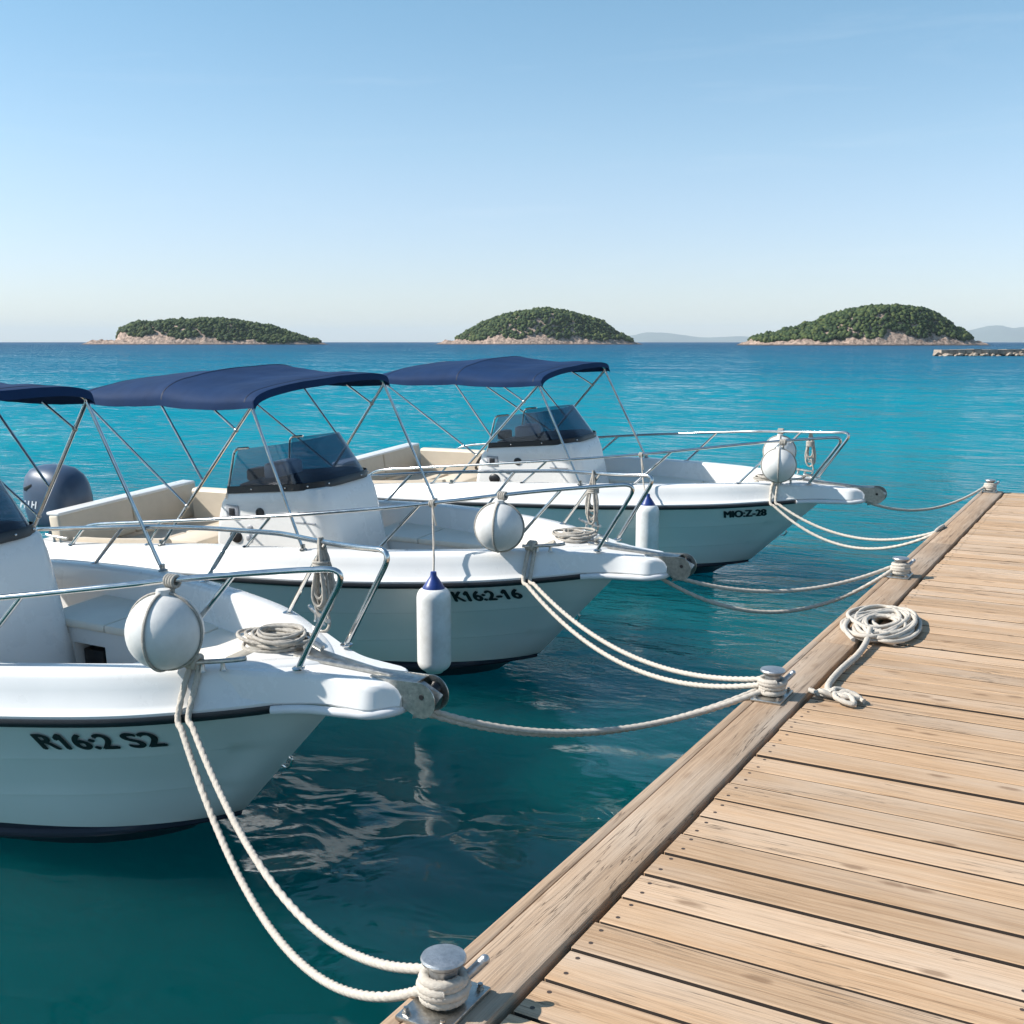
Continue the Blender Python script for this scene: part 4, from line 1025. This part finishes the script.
# registration lettering, bent onto the starboard topside
def lettering(i, text, x0, width, zc, height, shear):
    cu = bpy.data.curves.new('t', 'FONT'); cu.body = text; cu.size = 1.0; cu.shear = shear; cu.fill_mode = 'FRONT'
    ob = bpy.data.objects.new('t', cu); COL.objects.link(ob)
    dg = bpy.context.evaluated_depsgraph_get(); me0 = bpy.data.meshes.new_from_object(ob.evaluated_get(dg))
    bm = bmesh.new(); bm.from_mesh(me0)
    bmesh.ops.triangulate(bm, faces=bm.faces[:])
    for _ in range(2): bmesh.ops.subdivide_edges(bm, edges=[e for e in bm.edges if e.calc_length() > 0.25], cuts=1)
    def right(t):                   # right edge of a run of characters
        c2 = cu.copy(); c2.body = t; o2 = bpy.data.objects.new('t', c2); COL.objects.link(o2); d2 = bpy.context.evaluated_depsgraph_get()
        m2 = bpy.data.meshes.new_from_object(o2.evaluated_get(d2)); r_ = max(v.co.x for v in m2.vertices)
        bpy.data.objects.remove(o2); bpy.data.curves.remove(c2); bpy.data.meshes.remove(m2); return r_
    for k, chn in enumerate(text):
        if chn == '1':              # the flag of the figure one
            xr = right(text[:k + 1]); top = max(v.co.y for v in bm.verts)
            bm.faces.new([bm.verts.new((xr - a, top - b, 0)) for a, b in ((.02, 0), (.09, 0), (.23, .15), (.23, .27), (.09, .19))])
    bm.verts.index_update()
    xs = [v.co.x for v in bm.verts]; ys = [v.co.y for v in bm.verts]; xa, xb, ya, yb = min(xs), max(xs), min(ys), max(ys)
    mb = MB(); fs = [[q.index for q in f.verts] for f in bm.faces]
    for k, (ox, oz) in enumerate(((0, 0), (-1, 0), (1, 0), (0, .7), (0, -.7))):       # a heavy face: five passes a hair apart
        vs = []
        for v in bm.verts:
            X = x0 + (v.co.x - xa) / (xb - xa) * width + ox * .0060
            Z = zc + ((v.co.y - ya) / (yb - ya) - .5) * height + (X - x0) * 0.028 + oz * .0060
            p = hull_side(X, Z); vs.append((p.x, -p.y - 0.0085 - k * .0002, p.z - 0.001))
        mb.add(vs, fs)
    bm.free()
    bpy.data.objects.remove(ob); bpy.data.curves.remove(cu); bpy.data.meshes.remove(me0)
    mb.build('registration_number', M['ink'], ROOTS[i], smooth=0)
lettering(0, 'R16:2 S2', -.455, .53, .735, .098, 0.0)
lettering(1, 'K16:2-16', -.245, .42, .765, .088, 0.0)
lettering(2, 'MIO:Z-28', -.02, .34, .775, .08, 0.25)

# ------------------------------------------------------------------ fenders
def ball_fender(i, local, railpt, label):
    c = bw(i, local); rp = bw(i, railpt); r = 0.168
    root = empty('ball_fender', c); tag(root, label, 'fender', 'round ball fenders on the bow rails')
    mb = MB(); prof = []
    for k in range(25):
        t = math.pi * k / 24; prof.append((max(0, r * math.sin(t)), -r * math.cos(t)))
    prof += [(.03, r * .985), (.03, r + .03), (.0, r + .035)] if False else []
    mb.lathe(prof, (0, 0, 0), 32); mb.lathe([(.032, r - .01), (.030, r + .02), (0, r + .024)], (0, 0, 0), 14)
    mb.build('buoy', M['ballv'], root, smooth=60)
    rope = MB(); rr = .0065; rl = rp - c
    for a in (R(20), R(105)):
        pts = [Vector((math.cos(a) * math.sin(t) * (r + .005), math.sin(a) * math.sin(t) * (r + .005), -math.cos(t) * (r + .005))) for t in np.linspace(-math.pi, math.pi, 60)]
        rope.tube(pts, rr, 6, caps=False)
    # turns round the rail
    for k in range(4):
        o = rl + Vector((-.022 + .015 * k, 0, 0)); ring = [o + Vector((0, math.cos(t) * .024, math.sin(t) * .024)) for t in np.linspace(0, 2 * math.pi, 16)]
        rope.tube(ring, .0085, 7, caps=False)
    rope.tube(spline([(0, 0, r), rl * .6 + Vector((.01, .01, 0)), rl + Vector((0, 0, -.02))], .02), .011, 7, lobes=3, pitch=.04)
    rope.tube(spline([(0, 0, r), rl * .6 + Vector((-.015, -.01, 0)), rl + Vector((.01, 0, -.02))], .02), .011, 7, lobes=3, pitch=.04)
    rope.build('lashing', M['ropegrey'], root, smooth=60)
ball_fender(0, (.20, -.50, 1.285), (.20, -.43, 1.495), 'grey white ball fender lashed to the rail of the nearest boat')
ball_fender(1, (.09, -.55, 1.275), (.09, -.49, 1.484), 'grey white ball fender lashed to the rail of the middle boat')
ball_fender(2, (.44, -.40, 1.285), (.46, -.33, 1.51), 'nearer of two white ball fenders on the farthest boat')
ball_fender(2, (.24, .40, 1.29), (.24, .44, 1.505), 'ball fender on the far rail of the farthest boat, half hidden behind its twin')

def long_fender(i, local, railpt, label):
    b = bw(i, local); rp = bw(i, railpt); root = empty('fender', b); tag(root, label, 'fender', 'long white fenders with blue caps')
    r, h = .118, .60; prof = [(0, -h / 2)]
    for k in range(1, 9):
        t = math.pi / 2 * k / 8; prof.append((r * (.35 + .65 * math.sin(t)), -h / 2 + .075 * (1 - math.cos(t)) + .012 * (t > .3)))
    for k in range(9):
        t = math.pi / 2 * k / 8; prof.append((r * (.55 + .45 * math.cos(t)), h / 2 - .07 + .07 * math.sin(t)))
    mb = MB(); mb.lathe(prof, (0, 0, 0), 32); mb.build('fender_body', M['fender'], root, smooth=60)
    cp = MB(); z = h / 2 - .004
    cp.lathe([(r * .66, z - .022), (r * .66, z + .004), (r * .52, z + .03), (r * .34, z + .062), (r * .2, z + .085), (r * .17, z + .115), (0, z + .12)], (0, 0, 0), 24); cp.build('fender_cap', M['blue'], root, smooth=45)
    l = MB(); d = rp - b
    l.tube(spline([(0, 0, z + .10), d * .6 + Vector((.004, 0, 0)), d], .03), .0075, 7, lobes=3, pitch=.03)
    for k in range(3):
        o = d + Vector((-.014 + .014 * k, 0, 0)); l.tube([o + Vector((0, math.cos(t) * .022, math.sin(t) * .022)) for t in np.linspace(0, 2 * math.pi, 14)], .007, 6, caps=False)
    l.tube(spline([d + Vector((.01, -.02, 0)), d + Vector((.03, -.03, -.08)), d + Vector((.045, -.025, -.15))], .02), .006, 6)
    l.build('lanyard', M['rope'], root, smooth=60)
long_fender(1, (-.24, -.93, .60), (-.38, -.66, 1.43), 'white sausage fender with blue cap on the middle boat')
long_fender(2, (-.60, -1.00, .62), (-.74, -.77, 1.385), 'white sausage fender with blue cap on the farthest boat')

# ------------------------------------------------------------------ ropes
def hang(a, b, sag, n=60, skew=0.0):
    a, b = Vector(a), Vector(b); out = []
    for k in range(n + 1):
        t = k / n; p = a.lerp(b, t); p.z -= 4 * sag * t * (1 - t) * (1 + skew * (t - .5)); out.append(p)
    return out
def wraps(c, r0, z0, turns, rr, a0=0.0, rise=None):
    pts = []; rise = rise or rr * 1.9
    for k in range(int(turns * 28) + 1):
        a = a0 + 2 * math.pi * k / 28; pts.append(Vector((c[0] + r0 * math.cos(a), c[1] + r0 * math.sin(a), z0 + rise * k / 28)))
    return pts
RP = .0135
def mooring(label, strands, extra=(), r=RP, mt='rope'):
    mb = MB()
    for st in strands: mb.tube(spline(st, .010), r, 12, lobes=3, pitch=.044)
    for st in extra: mb.tube(spline(st, .010), r, 12, lobes=3, pitch=.044)
    o = mb.build('mooring_rope', M[mt], smooth=70); tag(o, label, 'rope', 'mooring ropes'); return o
def bw_turns(yb, zlist, a0=2.4, r0=.052):
    c = (-1.468, yb); out = []
    for k, z in enumerate(zlist): out.append(wraps(c, r0 + .006 * (k % 2), DZ + z, 1.35, RP, a0 + k * .9, .012))
    return out
def cleat_turns(i, x, y, z):
    o = []
    if i == 2: x, y = x + .14, y + .085
    for k in range(3):
        c = bw(i, (x + .018 * k - .02, y, z)); o.append([c + Vector((math.sin(t) * .012, math.cos(t) * .024, math.sin(t) * .026 + .006)) for t in np.linspace(0, 2 * math.pi, 14)])
    return o
c0 = bw(0, (.30, -.395, 1.125)); c1 = bw(1, (.30, -.395, 1.125)); c2 = bw(2, (.30, -.395, 1.125))
e0 = bw(0, (.28, -.43, 1.08)); e1 = bw(1, (.28, -.43, 1.08)); e2 = bw(2, (.28, -.43, 1.08))
b1, b2, b3, b4 = [Vector((-1.468, y, DZ)) for y in BY]
def edgeport(i, x): # where a line leaves over the gunwale edge
    return bw(i, (x, -(Trub(x) - .05), Zgun(x) - .02)), bw(i, (x + .01, -(Trub(x) + .035), Zrub(x) + .02))
def from_cleat(i, x, dst, sag, off):
    if i == 2: x += .13
    g0, g1 = edgeport(i, x); h = hang(g1, dst, sag, 40)
    return [bw(i, (.25 + off + (.14 if i == 2 else 0), -.40 + (.085 if i == 2 else 0), 1.118)), g0] + h
mooring('doubled white rope hanging from the nearest boat to the foreground bollard',
        [from_cleat(0, .24, b1 + Vector((-.05, -.03, .045)), .42, 0), from_cleat(0, .28, b1 + Vector((-.045, .035, .075)), .33, .03)],
        bw_turns(BY[0], (.030, .052, .072)) + cleat_turns(0, .26, -.405, 1.118))
mooring('doubled white rope from the cleat of the middle boat to its bollard',
        [from_cleat(1, .24, b2 + Vector((-.05, -.02, .06)), .24, 0), from_cleat(1, .28, b2 + Vector((-.05, .03, .075)), .20, .03)],
        bw_turns(BY[1], (.052, .072)) + cleat_turns(1, .26, -.405, 1.118))
p0 = bw(0, (1.20, .02, .90))
mooring('slack rope from the bow tip of the nearest boat to the second bollard',
        [hang(p0, b2 + Vector((-.045, -.04, .03)), .15, 40, -.2), hang(p0 + Vector((0, 0, -.02)), b2 + Vector((-.05, .035, .032)), .158, 40, -.2)], bw_turns(BY[1], (.026,)))
p1 = bw(1, (1.12, .05, .88))
mooring('slack doubled rope from the bow tip of the middle boat to the third bollard',
        [hang(p1, b3 + Vector((-.05, .02, .07)), .15, 40), hang(bw(1, (1.06, .0, .87)), b3 + Vector((-.05, -.03, .05)), .28, 40)], bw_turns(BY[2], (.03, .055, .078)))
mooring('doubled rope from the cleat of the farthest boat to the dock edge',
        [from_cleat(2, .24, (-1.575, 10.62, DZ - .02), .28, 0), from_cleat(2, .28, (-1.575, 10.75, DZ - .02), .20, .03)], cleat_turns(2, .26, -.405, 1.118)
        + [[Vector((-1.575, 10.62, DZ - .02)), Vector((-1.555, 10.72, DZ + .012)), Vector((-1.54, 10.95, DZ + .014)), Vector((-1.575, 11.05, DZ - .03))]])
mooring('single rope from the bow tip of the farthest boat to the far-end bollard',
        [hang(bw(2, (1.12, .05, .88)), b4 + Vector((-.05, -.02, .06)), .17, 40)], bw_turns(BY[3], (.03, .055, .078)))

def coil(name, label, c, rx, ry, n, r, layers, seed, tail=None, frame=None, mt='ropegrey', rin=.45):
    """a hand-laid coil: loops of slightly different size and centre, piled up"""
    rg = random.Random(seed); mb = MB(); pts = []
    for k in range(n):
        f = rin + (1 - rin) * ((k * 0.618) % 1.0); lay = (k * layers) // n
        asp = rg.uniform(.82, 1.18); ox, oy, ph = rg.uniform(-.22, .22) * rx, rg.uniform(-.22, .22) * ry, rg.uniform(0, 6.28)
        for j in range(18):
            a = 2 * math.pi * j / 18 + .3 * k; e = 1 + .06 * math.sin(3 * a + ph)
            pts.append(Vector((ox + rx * f * e * asp * math.cos(a), oy + ry * f * e / asp * math.sin(a + .25 * math.sin(ph)), r * (1.0 + lay * 1.7) + r * .9 * (.5 + .5 * math.sin(2 * a + ph)))))
    # soften jumps between loops
    P = [Vector(p) for p in pts]
    for _ in range(3): P = [P[0]] + [(P[i - 1] + P[i] * 2 + P[i + 1]) / 4 for i in range(1, len(P) - 1)] + [P[-1]]
    c = Vector(c); m = frame or Matrix.Identity(4)
    P = [c + (m @ p) for p in P]
    mb.tube(spline(P, .016), r, 9, lobes=3, pitch=r * 4.2)
    for t in (tail or []): mb.tube(spline(t[0], .01), t[1], 12, lobes=3, pitch=t[1] * 4.2)
    o = mb.build(name, M[mt], smooth=70); tag(o, label, 'rope'); return o
# big flat coil on the dock with its tail and a loose knot
zt = DZ - .008
kn = Vector((-1.205, 5.33, zt))
loop = []
for k, (a, s_) in enumerate(((0.2, .10), (1.1, .085), (2.6, .07), (-.6, .11))):
    d = Vector((math.cos(a), math.sin(a), 0)); w = Vector((-d.y, d.x, 0))
    loop.append(([kn + Vector((0, 0, .016)), kn + d * s_ * .6 + w * .035 + Vector((0, 0, .035)), kn + d * s_ * 1.25 + Vector((0, 0, .016)), kn + d * s_ * .6 - w * .035 + Vector((0, 0, .028)), kn + Vector((.005, 0, .03))], .0125))
tail = [([(-1.29, 6.56, zt + .06), (-1.27, 6.36, zt + .03), (-1.262, 6.10, zt + .02), (-1.275, 5.80, zt + .02), (-1.27, 5.52, zt + .02), (-1.24, 5.38, zt + .02), kn + Vector((0, 0, .03))], .0165),
        ([(-1.245, 6.60, zt + .05), (-1.19, 6.50, zt + .02), (-1.13, 6.47, zt + .016)], .013)] + loop
tail.append(([(-1.33, 5.36, DZ + .013), (-1.27, 5.34, zt + .016), kn + Vector((0, 0, .02)), (-1.12, 5.36, zt + .016), (-1.06, 5.33, zt + .014)], .0125))
coil('rope_coil', 'flat coil of thick white rope lying on the dock planks, tail knotted', (-1.285, 6.86, DZ), .225, .44, 17, .0125, 2, 5, tail, mt='rope', rin=.40)
def deckz(x): return 0.83 + 0.242 * smoothstep(-0.25, 0.42, x)
FR = Matrix.Rotation(ROLL, 4, 'X')
coil('rope_coil', 'small grey rope coil on the cream bow cushion of the nearest boat', bw(0, (.33, .06, deckz(.33) + .012)), .20, .14, 13, .009, 4, 8, None, FR,
     rin=.5)
coil('rope_coil', 'loose heap of pale rope on the foredeck of the middle boat', bw(1, (.36, .08, deckz(.36) + .012)), .19, .14, 11, .009, 3, 12, None, FR, rin=.3)
coil('rope_coil', 'loose heap of pale rope on the foredeck of the farthest boat', bw(2, (.22, .12, deckz(.22) + .012)), .17, .13, 10, .009, 3, 15, None, FR, rin=.3)

def hank(i, x, label):
    rg = random.Random(30 + i); mb = MB(); y = .40 if x < .4 else .33
    zt_ = 1.52; top = bw(i, (x, y, zt_))
    for k in range(7):
        L_ = .30 + rg.uniform(-.05, .08); w = .035 + rg.uniform(-.01, .02); oy = rg.uniform(-.03, .03)
        pts = [top + Vector((0, oy * .3, .02)), top + Vector((w * .6, oy, -L_ * .4)), top + Vector((w, oy, -L_ * .85)), top + Vector((0, oy, -L_)), top + Vector((-w, oy, -L_ * .85)), top + Vector((-w * .6, oy * .5, -L_ * .4)), top + Vector((0, -oy * .3, .02))]
        mb.tube(spline(pts, .012), .008, 8, lobes=3, pitch=.03)
    for k in range(4):
        o = top + Vector((0, 0, -.10 - .014 * k)); mb.tube([o + Vector((math.cos(t) * .038, math.sin(t) * .035, 0)) for t in np.linspace(0, 6.283, 16)], .008, 7, caps=False)
    mb.tube(spline([top + Vector((.02, 0, -.28)), top + Vector((.04, .0, -.42)), bw(i, (x - .02, y - .06, 1.07)), bw(i, (x - .15, y - .16, 1.075))], .012), .008, 8, lobes=3, pitch=.03)
    o = mb.build('rope_hank', M['ropegrey'], smooth=70); tag(o, label, 'rope', 'rope hanks on the bow rails')
hank(0, .42, 'rope hank hanging from the far bow rail of the nearest boat')
hank(1, .40, 'rope hank hanging from the far bow rail of the middle boat')
hank(2, .55, 'rope hank hanging from the far bow rail of the farthest boat')

# ------------------------------------------------------------------ air
def haze():
    S = 23500.0
    m = bpy.data.materials.new('sea air'); m.use_nodes = True; t = m.node_tree
    t.nodes.remove(t.nodes['Principled BSDF'])
    v = t.nodes.new('ShaderNodeVolumePrincipled'); v.inputs['Color'].default_value = (0.80, 0.92, 1.0, 1); v.inputs['Density'].default_value = 5e-5
    t.links.new(v.outputs[0], t.nodes['Material Output'].inputs['Volume'])
    mb = MB(); mb.box((-S, -S, -2.5), (S, S, 330)); o = mb.build('haze', m, smooth=0); o['kind'] = 'stuff'
haze()
